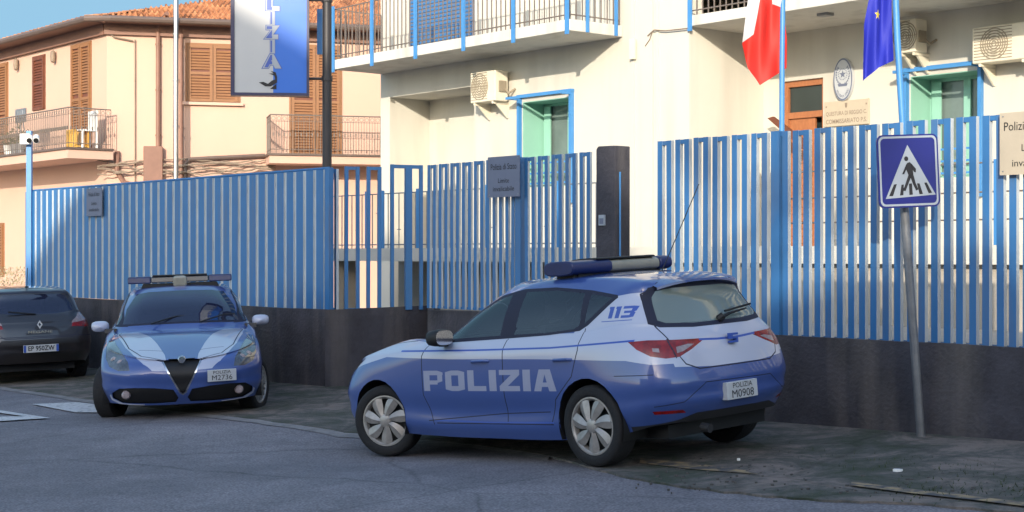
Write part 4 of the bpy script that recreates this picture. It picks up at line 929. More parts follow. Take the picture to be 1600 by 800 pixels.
def cloth_mat(name, col):
    m = bpy.data.materials.new(name); m.use_nodes = True; n = m.node_tree; b = n.nodes['Principled BSDF']; b.inputs['Base Color'].default_value = (*col, 1); b.inputs['Roughness'].default_value = .65
    t = n.nodes.new('ShaderNodeBsdfTranslucent'); t.inputs[0].default_value = (*col, 1); mx = n.nodes.new('ShaderNodeMixShader'); mx.inputs[0].default_value = .25
    n.links.new(b.outputs[0], mx.inputs[1]); n.links.new(t.outputs[0], mx.inputs[2]); n.links.new(mx.outputs[0], n.nodes['Material Output'].inputs[0]); MATS[name] = m
    return m
for nme, c in (('flag_red', (.68, .03, .02)), ('flag_white', (.66, .66, .66)), ('flag_green', (.02, .28, .08)), ('flag_blue', (.02, .03, .42)), ('flag_yellow', (.80, .60, .06))): cloth_mat(nme, c)
o = flag('italian_flag', 'green, white and red flag hanging limp over the fence', 18.6, [(1172, -60), (1168, 0), (1159, 70), (1170, 105), (1186, 134), (1205, 122), (1228, 107), (1229, 60), (1224, 0), (1222, -60)],
     [([(1150, -70), (1187, -70), (1186, 0), (1181, 30), (1177, 54), (1150, 74)], 1), ([(1203, -70), (1240, -70), (1240, 14), (1222, 13), (1208, 5)], 1), ([(1150, -70), (1172, -70), (1168, -20), (1150, -10)], 2)], 0, [(1221, 420), (1222, 100), (1224, -80)], .033)
for k in ('flag_red', 'flag_white', 'flag_green'): o.data.materials.append(MATS[k])
stp = [(1370 + (6.2 if k % 2 == 0 else 2.6) * cos(-pi / 2 + k * pi / 5), 24 + (8.5 if k % 2 == 0 else 3.5) * sin(-pi / 2 + k * pi / 5)) for k in range(10)]
o = flag('european_flag', 'blue flag with a yellow star hanging from the light blue pole', 17.6, [(1360, -60), (1356, 0), (1349, 40), (1348, 127), (1372, 106), (1395, 95), (1394, 40), (1391, -60)],
     [(stp, 1), ([(x - 1376 + 1384, y - 62) for x, y in stp], 1)], 0, [(1416, 420), (1410, 190), (1402, 60), (1397, -60)], .038, amp=.05)
for k in ('flag_blue', 'flag_yellow'): o.data.materials.append(MATS[k])

# ================================================================== CARS
def cr(p0, p1, p2, p3, t):
    t2, t3 = t * t, t * t * t
    return p0 * (-.5 * t + t2 - .5 * t3) + p1 * (1 - 2.5 * t2 + 1.5 * t3) + p2 * (.5 * t + 2 * t2 - 1.5 * t3) + p3 * (-.5 * t2 + .5 * t3)
def car_shell(rings, nu=8, nv=5):
    R = [[Vector(p) for p in r] for r in sharpen(rings)]; nc = len(R[0]); mir = lambda p: Vector((p.x, -p.y, p.z))
    rows = []
    for r in R:
        out = []
        for i in range(nc - 1):
            a = mir(r[1]) if i == 0 else r[i - 1]; d = mir(r[nc - 2]) if i == nc - 2 else r[i + 2]
            for k in range(nu): out.append(cr(a, r[i], r[i + 1], d, k / nu))
        out.append(r[-1].copy()); rows.append(out)
    m = len(rows); G = []
    for j in range(m - 1):
        for k in range(nv):
            row = []
            for i in range(len(rows[0])):
                p1, p2 = rows[j][i], rows[j + 1][i]; p0 = rows[j - 1][i] if j > 0 else p1 * 2 - p2; p3 = rows[j + 2][i] if j < m - 2 else mir(p1)
                row.append(cr(p0, p1, p2, p3, k / nv))
            G.append(row)
    G.append(rows[-1])
    bm = bmesh.new(); vl = []
    for row in G:
        a = []
        for p in row:
            a.append(bm.verts.new((p.x, max(0, p.y), p.z)))
        vl.append(a)
    vr = [[bm.verts.new((v.co.x, -v.co.y, v.co.z)) for v in row] for row in vl]
    for j in range(len(G) - 1):
        for i in range(len(G[0]) - 1):
            for V_, fl in ((vl, 0), (vr, 1)):
                q = [V_[j][i], V_[j][i + 1], V_[j + 1][i + 1], V_[j + 1][i]]
                if fl: q.reverse()
                try: bm.faces.new(q)
                except ValueError: pass
    bmesh.ops.remove_doubles(bm, verts=bm.verts, dist=0.0006)
    bmesh.ops.dissolve_degenerate(bm, edges=bm.edges, dist=1e-5)
    bm.normal_update()
    # outward orientation: the roof must look up
    top = max(bm.faces, key=lambda f: f.calc_center_median().z)
    if top.normal.z < 0: bmesh.ops.reverse_faces(bm, faces=bm.faces)
    return bm

XA, YA, ZA = (1, 0, 0), (0, 1, 0), (0, 0, 1)
class Car:
    def __init__(s, name, label, rings, mats, pose, kz=1.0):
        s.kz = kz
        s.bm = car_shell(rings); s.mats = mats; s.part = s.bm.faces.layers.int.new('part'); s.names = ['body']; s.T = thing(name, label, 'car'); s.pose = pose
    def mi(s, m): return s.mats.index(m)
    def region(s, A, B, poly, pred=None, mat=None, part=None):
        fs = cut(s.bm, A, B, poly, pred)
        if part is not None:
            if part not in s.names: s.names.append(part)
            k = s.names.index(part)
            for f in fs: f[s.part] = k
        if mat is not None:
            k = s.mi(mat)
            for f in fs: f.material_index = k
        return fs
    def line(s, A, B, pts, w, pred=None, mat='gap', closed=False):
        ps = pts + [pts[0]] if closed else pts
        for p, q in zip(ps[:-1], ps[1:]):
            d = Vector((q[0] - p[0], q[1] - p[1])); l = d.length
            if l < 1e-5: continue
            d /= l; n = Vector((-d.y, d.x)) * w / 2; e_ = d * w * .4
            s.region(A, B, [(p[0] - e_.x + n.x, p[1] - e_.y + n.y), (q[0] + e_.x + n.x, q[1] + e_.y + n.y), (q[0] + e_.x - n.x, q[1] + e_.y - n.y), (p[0] - e_.x - n.x, p[1] - e_.y - n.y)], pred, mat)
    def arches(s, xs, r, zc, n=26):
        for x in xs:
            P = [(x + r * cos(2 * pi * k / n), zc + r * sin(2 * pi * k / n)) for k in range(n)]
            fs = s.region(XA, ZA, P, lambda c: abs(c.y) > .5)
            bmesh.ops.delete(s.bm, geom=fs, context='FACES')
            for sg_ in (1, -1):
                b = MB(); prof = []
                for k in range(25):
                    a = pi * (-.12 + 1.24 * k / 24); prof.append((x + r * cos(a) * 1.0, zc + r * sin(a) * 1.0))
                for (p, q) in zip(prof[:-1], prof[1:]):
                    b.face([(p[0], sg_ * .885, p[1]), (q[0], sg_ * .885, q[1]), (q[0], sg_ * .45, q[1]), (p[0], sg_ * .45, p[1])])
                b.face([(p[0], sg_ * .45, p[1]) for p in prof]); b.build('wheel_arch', 'black', s.T, smooth=False)
    def finish(s, offs={}, subpart={}):
        bm = s.bm; bm.normal_update(); objs = {}
        bm.verts.ensure_lookup_table(); bm.verts.index_update()
        VN = [v.normal.copy() for v in bm.verts]
        for k, nm in enumerate(s.names):
            fs = [f for f in bm.faces if f[s.part] == k]
            if not fs: continue
            base = nm.split(':')[0]; both = nm.endswith(':2')
            groups = [fs] if not both else [[f for f in fs if f.calc_center_median().y > 0], [f for f in fs if f.calc_center_median().y <= 0]]
            for g in groups:
                if not g: continue
                vi = {}; vs = []; fl = []; no = []; off = offs.get(base, 0)
                for f in g:
                    idx = []
                    for v in f.verts:
                        if v.index not in vi: vi[v.index] = len(vs); vs.append(v.co + VN[v.index] * off); no.append(VN[v.index])
                        idx.append(vi[v.index])
                    fl.append(idx)
                me = bpy.data.meshes.new(base); me.from_pydata([tuple(v) for v in vs], [], fl)
                for m in s.mats: me.materials.append(MT(m))
                for p, f in zip(me.polygons, g): p.material_index = f.material_index; p.use_smooth = True
                me.normals_split_custom_set_from_vertices(no)
                o = bpy.data.objects.new(base, me); COL.objects.link(o); o.parent = s.T; objs.setdefault(base, []).append(o)
        X, Y, z0, th, pit, rol = s.pose
        F = Vector((cos(th), sin(th), pit)).normalized(); Lf = Vector((-sin(th), cos(th), rol)); Lf = (Lf - F * Lf.dot(F)).normalized(); U = F.cross(Lf)
        s.T.matrix_world = Matrix.Translation((X, Y, z0)) @ Matrix((F, Lf, U * s.kz)).transposed().to_4x4()
        bm.free(); s.objs = objs; return objs

def wheel(T, x, side, style, R=.316, w=.20, steer=0, yout=.90, zc=None):
    zc = zc or R; root = bpy.data.objects.new('wheel', None); COL.objects.link(root); root.parent = T
    root.location = (x, side * (yout - w / 2 - .015), zc); root.rotation_euler = (0, 0, steer); ORG[root.name] = Vector((0, 0, 0))
    o = side * w / 2; Ri = R * .70
    b = MB(); b.lathe([(Ri, o * .80), (Ri + .01, o * .95), (R * .80, o * 1.02), (R * .93, o * .98), (R * .985, o * .86), (R, o * .6), (R, -o * .6), (R * .985, -o * .86), (R * .9, -o), (Ri, -o * .9)], 48, 'y'); 
    for k in range(4): 
        rr = R * 1.0005; y = (-.45 + .3 * k) * w
    b.build('tyre', 'tyre', root, smooth=True, auto=50)
    b = MB(); b.lathe([(Ri + .002, o * .90), (Ri - .02, o * .80), (Ri - .03, o * .45), (.12, o * .30), (.001, o * .3)], 40, 'y', ms=[1, 1, 0, 0])
    b.build('rim', ['black', 'hub'], root, smooth=True)
    c = MB()
    if style == 'cover7':
        # seven broad, slightly swept petals
        for k in range(7):
            a0 = 2 * pi * k / 7
            pr = [(.045, -.35, .35), (.075, -.40, .40), (.11, -.36, .42), (.145, -.34, .38), (.18, -.31, .31), (Ri - .012, -.24, .24)]
            pts_l, pts_r, pts_m = [], [], []
            for (r, l, rr) in pr:
                tw = .28 * (r / Ri); y = o * (1.04 - .18 * (r / Ri) ** 2)
                pts_l.append((r * cos(a0 + l + tw), y - side * .012, r * sin(a0 + l + tw))); pts_r.append((r * cos(a0 + rr + tw), y - side * .012, r * sin(a0 + rr + tw))); pts_m.append((r * cos(a0 + tw), y + side * .006, r * sin(a0 + tw)))
            for i in range(len(pr) - 1): c.face([pts_l[i], pts_l[i + 1], pts_m[i + 1], pts_m[i]]); c.face([pts_m[i], pts_m[i + 1], pts_r[i + 1], pts_r[i]])
        c.lathe([(.001, o * 1.10), (.035, o * 1.08), (.055, o * 1.0), (.06, o * .8)], 24, 'y'); c.lathe([(Ri - .018, o * .80), (Ri - .008, o * .93), (Ri + .004, o * .92), (Ri + .004, o * .8)], 40, 'y')
    else:
        nn = {'multi': 16, 'five': 5}[style]
        for k in range(nn):
            a = 2 * pi * k / nn; wd = .011 if nn == 16 else .03; ca, sa = cos(a), sin(a)
            def q(r, tt, y): return (r * ca - tt * sa, y, r * sa + tt * ca)
            y1, y2 = o * .98, o * .86
            c.face([q(.05, -wd, y1), q(Ri - .01, -wd * .8, y2), q(Ri - .01, wd * .8, y2), q(.05, wd, y1)])
            c.face([q(.05, -wd, y1), q(Ri - .01, -wd * .8, y2), q(Ri - .01, -wd * .8, y2 - side * .03), q(.05, -wd, y1 - side * .03)]); c.face([q(.05, wd, y1), q(Ri - .01, wd * .8, y2), q(Ri - .01, wd * .8, y2 - side * .03), q(.05, wd, y1 - side * .03)])
        c.lathe([(.001, o * 1.04), (.04, o * 1.02), (.055, o * .9)], 24, 'y'); c.lathe([(Ri - .02, o * .78), (Ri - .01, o * .93), (Ri + .004, o * .92), (Ri + .004, o * .8)], 40, 'y')
    c.build('hubcap' if style == 'cover7' else 'spokes', 'hub', root, smooth=True, auto=30, mb_clean=False)
    return root

def interior(T, x_dash=1.75, xs=(1.0, .05), z0=.35, steer_y=.36, seat='seat'):
    b = MB(); b.box(x_dash - .25, x_dash + .12, -.66, .66, .72, .93); b.build('dashboard', 'plastic', T, bevel=.06)
    for y in (-.36, .36):
        x = xs[0]; b = MB(); b.box(x - .1, x + .42, y - .24, y + .24, .40, .56); b.prism([(x - .08, .5), (x + .06, .5), (x - .16, 1.10), (x - .26, 1.08)], y - .22, y + .22, 'y'); b.prism([(x - .21, 1.13), (x - .12, 1.13), (x - .16, 1.28), (x - .24, 1.27)], y - .12, y + .12, 'y'); b.build('seat', seat, T, bevel=.05)
    x = xs[1]; b = MB(); b.box(x - .1, x + .4, -.62, .62, .42, .58); b.prism([(x - .12, .5), (x + .04, .5), (x - .16, 1.02), (x - .28, 1.0)], -.62, .62, 'y')
    for y in (-.38, .38): b.prism([(x - .25, 1.03), (x - .15, 1.03), (x - .18, 1.17), (x - .26, 1.16)], y - .12, y + .12, 'y')
    b.build('rear_bench', seat, T, bevel=.05)
    b = MB(); c = Vector((x_dash - .38, steer_y, .88)); u = Vector((.35, 0, .94)).normalized(); v = Vector((0, 1, 0))
    b.tube([c + (u * cos(a) + v * sin(a)) * .18 for a in [k * pi / 12 for k in range(25)]], .014, 6, cap=False); b.tube([c, c + Vector((.25, 0, -.08))], .03, 8); b.tube([c - v * .17, c + v * .17], .015, 6); b.build('steering_wheel', 'plastic', T)
    b = MB(); b.box(-.55, 3.2, -.60, .60, .20, .30); b.build('underbody', 'black', T)

def mirror(T, x, side, z, m, cap='plastic', face='chrome', y0=.80, scale=1.0):
    b = MB(); prof = [(0, .001), (.02, .55), (.06, .9), (.12, 1.0), (.17, .96), (.19, .85)]
    n = 16; i0 = 0; L_ = []
    for (dx, k) in prof:
        L_.append([(x + .10 - dx, side * (y0 + .17 * scale) + side * .115 * scale * k * (abs(cos(a)) ** .7) * (1 if cos(a) > 0 else -1), z + .072 * scale * k * (abs(sin(a)) ** .7) * (1 if sin(a) > 0 else -1) + .01) for a in [2 * pi * j / n for j in range(n)]])
    for r0_, r1_ in zip(L_[:-1], L_[1:]):
        for j in range(n): b.face([r0_[j], r0_[(j + 1) % n], r1_[(j + 1) % n], r1_[j]])
    b.face(L_[-1], 1); b.prism([(x + .03, z - .07), (x + .08, z - .07), (x + .07, z - .02), (x + .02, z - .02)], side * (y0 - .04), side * (y0 + .1), 'y', 2)
    return b.build('wing_mirror', [m, face, 'plastic'], T, smooth=True, auto=50)

LETTERS = {  # block capitals as strokes on a 0..1 height cell
 'P': [[(0, 0), (.27, 0), (.27, 1), (0, 1)], [(.27, .78), (.62, .78), (.62, 1), (.27, 1)], [(.62, .40), (.84, .48), (.84, .92), (.62, 1)], [(.27, .32), (.62, .32), (.62, .52), (.27, .52)]],
 'O': [[(0, .08), (.27, 0), (.27, 1), (0, .92)], [(.27, .76), (.57, .76), (.57, 1), (.27, 1)], [(.27, 0), (.57, 0), (.57, .24), (.27, .24)], [(.57, 0), (.84, .08), (.84, .92), (.57, 1)]],
 'L': [[(0, 0), (.27, 0), (.27, 1), (0, 1)], [(.27, 0), (.78, 0), (.78, .24), (.27, .24)]],
 'I': [[(0, 0), (.30, 0), (.30, 1), (0, 1)]],
 'Z': [[(0, .76), (.82, .76), (.82, 1), (0, 1)], [(0, 0), (.82, 0), (.82, .24), (0, .24)], [(0, .24), (.34, .24), (.82, .76), (.48, .76)]],
 'A': [[(0, 0), (.28, 0), (.44, .78), (.22, 1)], [(.60, 0), (.88, 0), (.66, 1), (.44, .78)], [(.22, 1), (.44, .78), (.66, 1)], [(.26, .20), (.62, .20), (.58, .40), (.30, .40)]],
 '1': [[(.06, 0), (.34, 0), (.34, 1), (.06, 1)], [(0, .80), (.06, .80), (.06, 1), (0, 1)]],
 '3': [[(0, .78), (.5, .78), (.5, 1), (0, 1)], [(0, 0), (.5, 0), (.5, .22), (0, .22)], [(.12, .40), (.5, .40), (.5, .60), (.12, .60)], [(.5, 0), (.76, .06), (.76, .44), (.66, .5), (.76, .56), (.76, .94), (.5, 1)]],
}
def block_text(car, txt, A, B, org, h, dirx, gap_=.13, slant=0.0, pred=None, mat='letter', stretch=1.0, part=None, fit=None):
    wds = {c: max(p[0] for st_ in LETTERS[c] for p in st_) for c in txt}; tot = sum(wds[c] for c in txt) + gap_ * (len(txt) - 1)
    k = h * stretch if fit is None else fit / tot; x = 0
    for c in txt:
        for st_ in LETTERS[c]:
            car.region(A, B, [(org[0] + dirx * ((x + p[0]) * k + slant * p[1] * h), org[1] + p[1] * h) for p in st_], pred, mat, part)
        x += wds[c] + gap_

LEON = [
 [(3.36,0,0.2),(3.34,0.3,0.2),(3.27,0.56,0.21),(3.12,0.74,0.22),(2.98,0.81,0.22),(2.636,0.83,0.22),(2.1,0.83,0.2),(1.6,0.83,0.19),(1.1,0.83,0.19),(0.6,0.83,0.19),(0.1,0.83,0.21),(-0.3,0.82,0.26),(-0.53,0.75,0.31),(-0.64,0.6,0.32),(-0.69,0.32,0.32),(-0.7,0,0.32)],
 [(3.46,0,0.34),(3.44,0.32,0.35),(3.36,0.6,0.36),(3.17,0.8,0.37),(3,0.88,0.38),(2.636,0.89,0.34),(2.1,0.875,0.3),(1.6,0.87,0.29),(1.1,0.87,0.29),(0.6,0.87,0.3),(0.1,0.885,0.34),(-0.3,0.885,0.4),(-0.57,0.82,0.45),(-0.72,0.64,0.46),(-0.785,0.34,0.46),(-0.8,0,0.46)],
 [(3.475,0,0.54),(3.46,0.33,0.55),(3.38,0.62,0.56),(3.18,0.82,0.58),(2.98,0.895,0.6),(2.636,0.905,0.61),(2.1,0.895,0.58),(1.6,0.893,0.57),(1.1,0.893,0.57),(0.6,0.895,0.58),(0.1,0.905,0.6),(-0.3,0.905,0.63),(-0.6,0.835,0.64),(-0.745,0.65,0.64),(-0.8,0.34,0.64),(-0.815,0,0.64)],
 [(3.43,0,0.67),(3.41,0.33,0.68),(3.31,0.62,0.7),(3.09,0.8,0.73),(2.9,0.87,0.75),(2.636,0.89,0.78),(2.1,0.89,0.8),(1.6,0.888,0.81),(1.1,0.888,0.82),(0.6,0.888,0.83),(0.1,0.89,0.84),(-0.3,0.875,0.85),(-0.57,0.8,0.84),(-0.7,0.63,0.83),(-0.75,0.34,0.82),(-0.765,0,0.82)],
 [(3.34,0,0.75),(3.31,0.32,0.765),(3.18,0.57,0.8),(2.97,0.73,0.84),(2.8,0.8,0.865),(2.55,0.83,0.9),(2.1,0.855,0.925),(1.6,0.858,0.935),(1.1,0.855,0.945),(0.6,0.855,0.955),(0.1,0.852,0.97),(-0.26,0.83,0.98),(-0.51,0.75,0.97),(-0.65,0.6,0.955),(-0.7,0.33,0.95),(-0.715,0,0.95)],
 [(2.75,0,0.935),(2.72,0.3,0.935),(2.65,0.5,0.945),(2.5,0.62,0.955),(2.35,0.7,0.965),(2.15,0.76,0.975),(1.95,0.8,0.965),(1.55,0.825,0.97),(1.1,0.825,0.98),(0.6,0.825,0.99),(0.1,0.82,1.01),(-0.25,0.79,1.04),(-0.47,0.7,1.04),(-0.6,0.56,1.025),(-0.655,0.32,1.02),(-0.665,0,1.02)],
 [(2.13,0,1.01),(2.11,0.28,1.005),(2.03,0.5,1),(1.92,0.64,0.99),(1.83,0.72,0.985),(1.72,0.76,0.99),(1.6,0.78,0.995),(1.4,0.79,1),(1.1,0.795,1.01),(0.6,0.795,1.02),(0.1,0.785,1.05),(-0.25,0.745,1.1),(-0.43,0.69,1.1),(-0.54,0.57,1.085),(-0.6,0.3,1.075),(-0.61,0,1.075)],
 [(1.7,0,1.247),(1.68,0.26,1.242),(1.62,0.46,1.237),(1.53,0.58,1.232),(1.45,0.645,1.227),(1.36,0.685,1.222),(1.25,0.7,1.222),(1.1,0.71,1.227),(0.85,0.715,1.242),(0.5,0.715,1.252),(0.05,0.705,1.262),(-0.2,0.7,1.272),(-0.34,0.64,1.262),(-0.43,0.53,1.252),(-0.475,0.28,1.247),(-0.485,0,1.247)],
 [(1.27,0,1.448),(1.25,0.24,1.448),(1.2,0.42,1.438),(1.12,0.52,1.423),(1.04,0.565,1.413),(0.95,0.59,1.413),(0.85,0.6,1.418),(0.7,0.605,1.423),(0.5,0.61,1.423),(0.25,0.605,1.418),(0,0.595,1.403),(-0.18,0.59,1.388),(-0.31,0.58,1.378),(-0.39,0.525,1.378),(-0.43,0.24,1.378),(-0.44,0,1.383)],
 [(1.1,0,1.473),(1.08,0.2,1.468),(1.03,0.33,1.463),(0.97,0.4,1.458),(0.9,0.44,1.453),(0.8,0.46,1.458),(0.7,0.47,1.463),(0.58,0.475,1.468),(0.42,0.475,1.468),(0.2,0.47,1.463),(0.02,0.46,1.453),(-0.12,0.44,1.443),(-0.22,0.42,1.433),(-0.28,0.34,1.428),(-0.31,0.17,1.428),(-0.315,0,1.433)],
 [(1.1,0,1.473),(1.08,0,1.475),(1.03,0,1.478),(0.97,0,1.481),(0.9,0,1.483),(0.8,0,1.485),(0.7,0,1.486),(0.58,0,1.486),(0.42,0,1.485),(0.2,0,1.481),(0.02,0,1.473),(-0.12,0,1.463),(-0.22,0,1.453),(-0.28,0,1.446),(-0.31,0,1.438),(-0.315,0,1.433)],
]
def sharpen(R_):
    # extra sections that tighten the shoulder, hollow the doors and harden the sill and glass line
    out = []
    for j, r in enumerate(R_):
        if j == 2:
            q = []
            for i in range(16):
                a_, b_ = R_[1][i], r[i]; k = .45; p = [a_[m] * (1 - k) + b_[m] * k for m in range(3)]
                if 5 < i < 10: p[1] -= .016
                q.append(tuple(p))
            out.append(q)
        if j == 4:
            q = []
            for i in range(16):
                a_, b_ = R_[3][i], r[i]; k = .72; p = [a_[m] * (1 - k) + b_[m] * k for m in range(3)]
                if 3 < i < 13: p[1] += .012
                q.append(tuple(p))
            out.append(q)
        if j == 6:
            q = []
            for i in range(16):
                a_, b_ = R_[5][i], r[i]; k = .7; p = [a_[m] * (1 - k) + b_[m] * k for m in range(3)]
                if 3 < i < 13: p[1] += .006; p[2] -= .006
                q.append(tuple(p))
            out.append(q)
        out.append(r)
    return out
SIDE = lambda c: abs(c.y) > .45
def scale_rings(R, f): return [[f(*p) for p in r] for r in R]

def police_hatch():
    mats = ['police_blue', 'police_white', 'gap', 'car_glass', 'rear_glass', 'windscreen_glass', 'lamp_red', 'lamp_clear', 'head_lens', 'black', 'letter', 'decal_blue', 'plastic']
    RR = [list(r) for r in LEON]
    for j, dz in ((3, .02), (4, .045), (5, .055), (6, .022)):
        for i in range(7): p = RR[j][i]; RR[j][i] = (p[0] + (.02 if j < 6 and i < 3 else 0), p[1], p[2] + dz * (1 if i < 5 else .5))
    c = Car('police_car', 'blue and white police hatchback in front, seen from behind, big white lettering on its doors', RR, mats, (1.281, 12.612, EYE - 1.631, 2.327, -.063, -.040), 1.02)
    side = lambda q: abs(q.y) > .55 and q.x > -.72
    rear = lambda q: q.x < -.30
    # white band along the flank and over the rear quarter, tailgate between glass and crease
    c.region(XA, ZA, [(3.20, .74), (2.9, .81), (2.51, .882), (1.64, .852), (.6, .84), (.24, .832), (-.40, .812), (-.60, .775), (-1.0, .76), (-1.0, 1.31), (-.52, 1.315), (-.30, 1.31), (-.14, 1.29), (.12, 1.13), (.2, 1.03), (.6, 1.03), (1.5, 1.02), (2.0, .995), (2.35, 1.02), (2.68, .985), (3.0, .89)], lambda q: abs(q.y) > .56 or q.x < -.35, 'police_white')
    c.region(YA, ZA, [(-.66, .745), (-.3, .722), (.3, .722), (.66, .745), (.74, 1.20), (-.74, 1.20)], lambda q: q.x < -.40, 'police_white')
    # parts: doors, hood, tailgate
    fd = [(1.90, .30), (2.0, .55), (2.0, .88), (1.90, 1.0), (1.62, 1.19), (1.28, 1.36), (1.0, 1.40), (.965, 1.02), (.965, .32)]
    rd = [(.955, .32), (.955, 1.02), (.99, 1.40), (.5, 1.405), (.12, 1.36), (.09, 1.10), (.09, .90), (.16, .70), (.36, .52), (.44, .32)]
    c.region(XA, ZA, fd, SIDE, part='front_door:2'); c.region(XA, ZA, rd, SIDE, part='rear_door:2')
    c.line(XA, ZA, fd[:3] + [(1.95, .97)], .010, SIDE); c.line(XA, ZA, [(.96, .32), (.96, 1.0)], .010, SIDE); c.line(XA, ZA, [(.08, 1.06), (.09, .90), (.16, .70), (.36, .52), (.44, .32)], .009, SIDE); c.line(XA, ZA, [(1.86, .31), (.42, .32)], .009, SIDE)
    top = lambda q: q.z > .70 and q.x > 1.7
    hd = [(3.27, -.36), (3.30, 0), (3.27, .36), (3.08, .60), (2.8, .715), (2.2, .745), (1.98, .66), (2.12, .35), (2.16, 0), (2.12, -.35), (1.98, -.66), (2.2, -.745), (2.8, -.715), (3.08, -.60)]
    c.region(XA, YA, hd, top, part='bonnet'); c.line(XA, YA, hd[:5] + hd[5:7], .008, top); c.line(XA, YA, hd[10:] + [hd[0]], .008, top)
    tg = [(-.60, 1.30), (-.64, 1.05), (-.62, .86), (-.56, .76), (-.44, .715), (.44, .715), (.56, .76), (.62, .86), (.64, 1.05), (.60, 1.30), (.45, 1.375), (-.45, 1.375)]
    c.region(YA, ZA, tg, rear, part='tailgate'); c.line(YA, ZA, tg, .010, rear, closed=True)
    # glazing: black surround, then panes
    c.region(XA, ZA, [(1.97, .985), (1.62, 1.175), (1.40, 1.28), (1.22, 1.355), (.90, 1.398), (.52, 1.395), (.11, 1.355), (-.20, 1.305), (-.21, 1.285), (.06, 1.085), (.14, 1.045), (.5, 1.02), (1.0, 1.005), (1.6, .99)], lambda q: abs(q.y) > .54 and q.x < 1.98, 'gap')
    for poly, nm in (([(1.78, 1.015), (1.62, 1.125), (1.40, 1.24), (1.22, 1.32), (1.04, 1.355), (1.07, 1.03)], 'side_glass:2'), ([(.90, 1.035), (.86, 1.372), (.5, 1.37), (.17, 1.335), (.15, 1.09), (.21, 1.06), (.5, 1.04)], 'side_glass_r:2'), ([(.10, 1.10), (.09, 1.325), (-.15, 1.287)], 'quarter_glass:2')):
        c.region(XA, ZA, poly, lambda q: abs(q.y) > .54, 'car_glass', nm)
    rg = [(-.55, 1.07), (-.30, 1.055), (.30, 1.055), (.55, 1.07), (.60, 1.095), (.535, 1.27), (.49, 1.315), (.30, 1.33), (-.30, 1.33), (-.49, 1.315), (-.535, 1.27), (-.60, 1.095)]
    bigger = [(p[0] * 1.12, 1.19 + (p[1] - 1.19) * 1.24) for p in rg]
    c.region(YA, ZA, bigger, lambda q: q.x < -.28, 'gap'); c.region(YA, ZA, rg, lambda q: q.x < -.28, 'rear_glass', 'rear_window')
    ws = [(-.66, 1.03), (-.4, 1.02), (0, 1.025), (.4, 1.02), (.66, 1.03), (.62, 1.2), (.50, 1.36), (.35, 1.385), (0, 1.395), (-.35, 1.385), (-.50, 1.36), (-.62, 1.2)]
    c.region(YA, ZA, ws, lambda q: q.x > .9 and q.z > 1.0 and q.x > 1.05, 'windscreen_glass', 'windscreen')
    # tail lamps wrap round the corner
    for sgn in (1, -1):
        A_ = Vector((.62, -.78 * sgn * -1, 0)).normalized(); A_ = Vector((.55, .835 * sgn, 0)).normalized()
        def av(x, y, z): return (Vector((x, sgn * y, 0)).dot(A_), z)
        pr = lambda q, s_=sgn: q.y * s_ > .2 and q.x < -.25
        lamp = [av(-.44, .85, .950), av(-.50, .835, .89), av(-.59, .79, .835), av(-.66, .70, .812), av(-.70, .59, .816), av(-.72, .46, .862), av(-.735, .31, .925), av(-.73, .34, .935), av(-.68, .62, .945), av(-.58, .78, .955)]
        c.region(A_, ZA, lamp, pr, 'lamp_red', 'tail_light:2')
        c.region(A_, ZA, [av(-.69, .60, .845), av(-.70, .54, .855), av(-.72, .42, .90), av(-.71, .48, .905), av(-.69, .60, .89)], pr, 'lamp_clear')
        c.line(A_, ZA, [av(-.70, .62, .812), av(-.66, .655, .95)], .010, pr)
        c.region(A_, ZA, [av(-.60, .77, .87), av(-.63, .73, .86), av(-.63, .73, .89), av(-.60, .77, .895)], pr, 'lamp_clear')
    # crease under the lamps, bumper, valance, reflectors
    c.line(YA, ZA, [(.34, .928), (.15, .918), (0, .915), (-.15, .918), (-.34, .928)], .016, rear, 'decal_blue'); c.line(XA, ZA, [(2.3, .93), (1.32, .922), (.4, .925), (-.44, .958)], .014, side, 'decal_blue')  # shadow of the body crease painted on as thin blue lines
    c.line(YA, ZA, [(.80, .46), (.61, .48), (.40, .61), (-.40, .60), (-.61, .48), (-.80, .46)], .007, rear)
    c.region(YA, ZA, [(-.90, .24), (.90, .24), (.84, .31), (.60, .345), (.45, .385), (-.45, .385), (-.60, .345), (-.84, .31)], lambda q: q.x < -.38, 'plastic')
    for s_ in (1, -1): c.region(YA, ZA, [(s_ * .56, .395), (s_ * .78, .40), (s_ * .80, .425), (s_ * .60, .42)], rear, 'lamp_red', 'reflector:2')
    c.line(XA, ZA, [(1.9, .335), (1.2, .325), (.42, .335)], .012, SIDE, 'decal_blue')
    c.line(XA, ZA, [(-.30, .70), (-.62, .70)], .006, lambda q: abs(q.y) > .5)
    fl = [(-.02, .86), (-.17, .86), (-.19, .74), (-.02, .74)]; c.line(XA, ZA, [(1.97, .33), (1.0, .40), (.45, .42)], .008, SIDE)
    # front: lamps, grille, intakes
    fr_ = lambda q: q.x > 2.7
    for s_ in (1, -1): c.region(YA, ZA, [(s_ * .44, .655), (s_ * .74, .70), (s_ * .83, .78), (s_ * .80, .82), (s_ * .62, .785), (s_ * .46, .73)], fr_, 'head_lens', 'headlight:2')
    c.region(YA, ZA, [(-.40, .66), (-.30, .54), (.30, .54), (.40, .66), (.36, .71), (-.36, .71)], fr_, 'black', 'grille'); c.region(YA, ZA, [(-.62, .28), (.62, .28), (.55, .40), (-.55, .40)], fr_, 'black')
    # writing on the flank
    block_text(c, 'POLIZIA', XA, ZA, (1.98, .586), .172, -1, .13, 0, lambda q: q.y > .5, 'letter', fit=1.645)
    block_text(c, '113', XA, ZA, (-.13, 1.13), .088, -1, .12, .25, lambda q: q.y > .4, 'decal_blue', fit=.235)
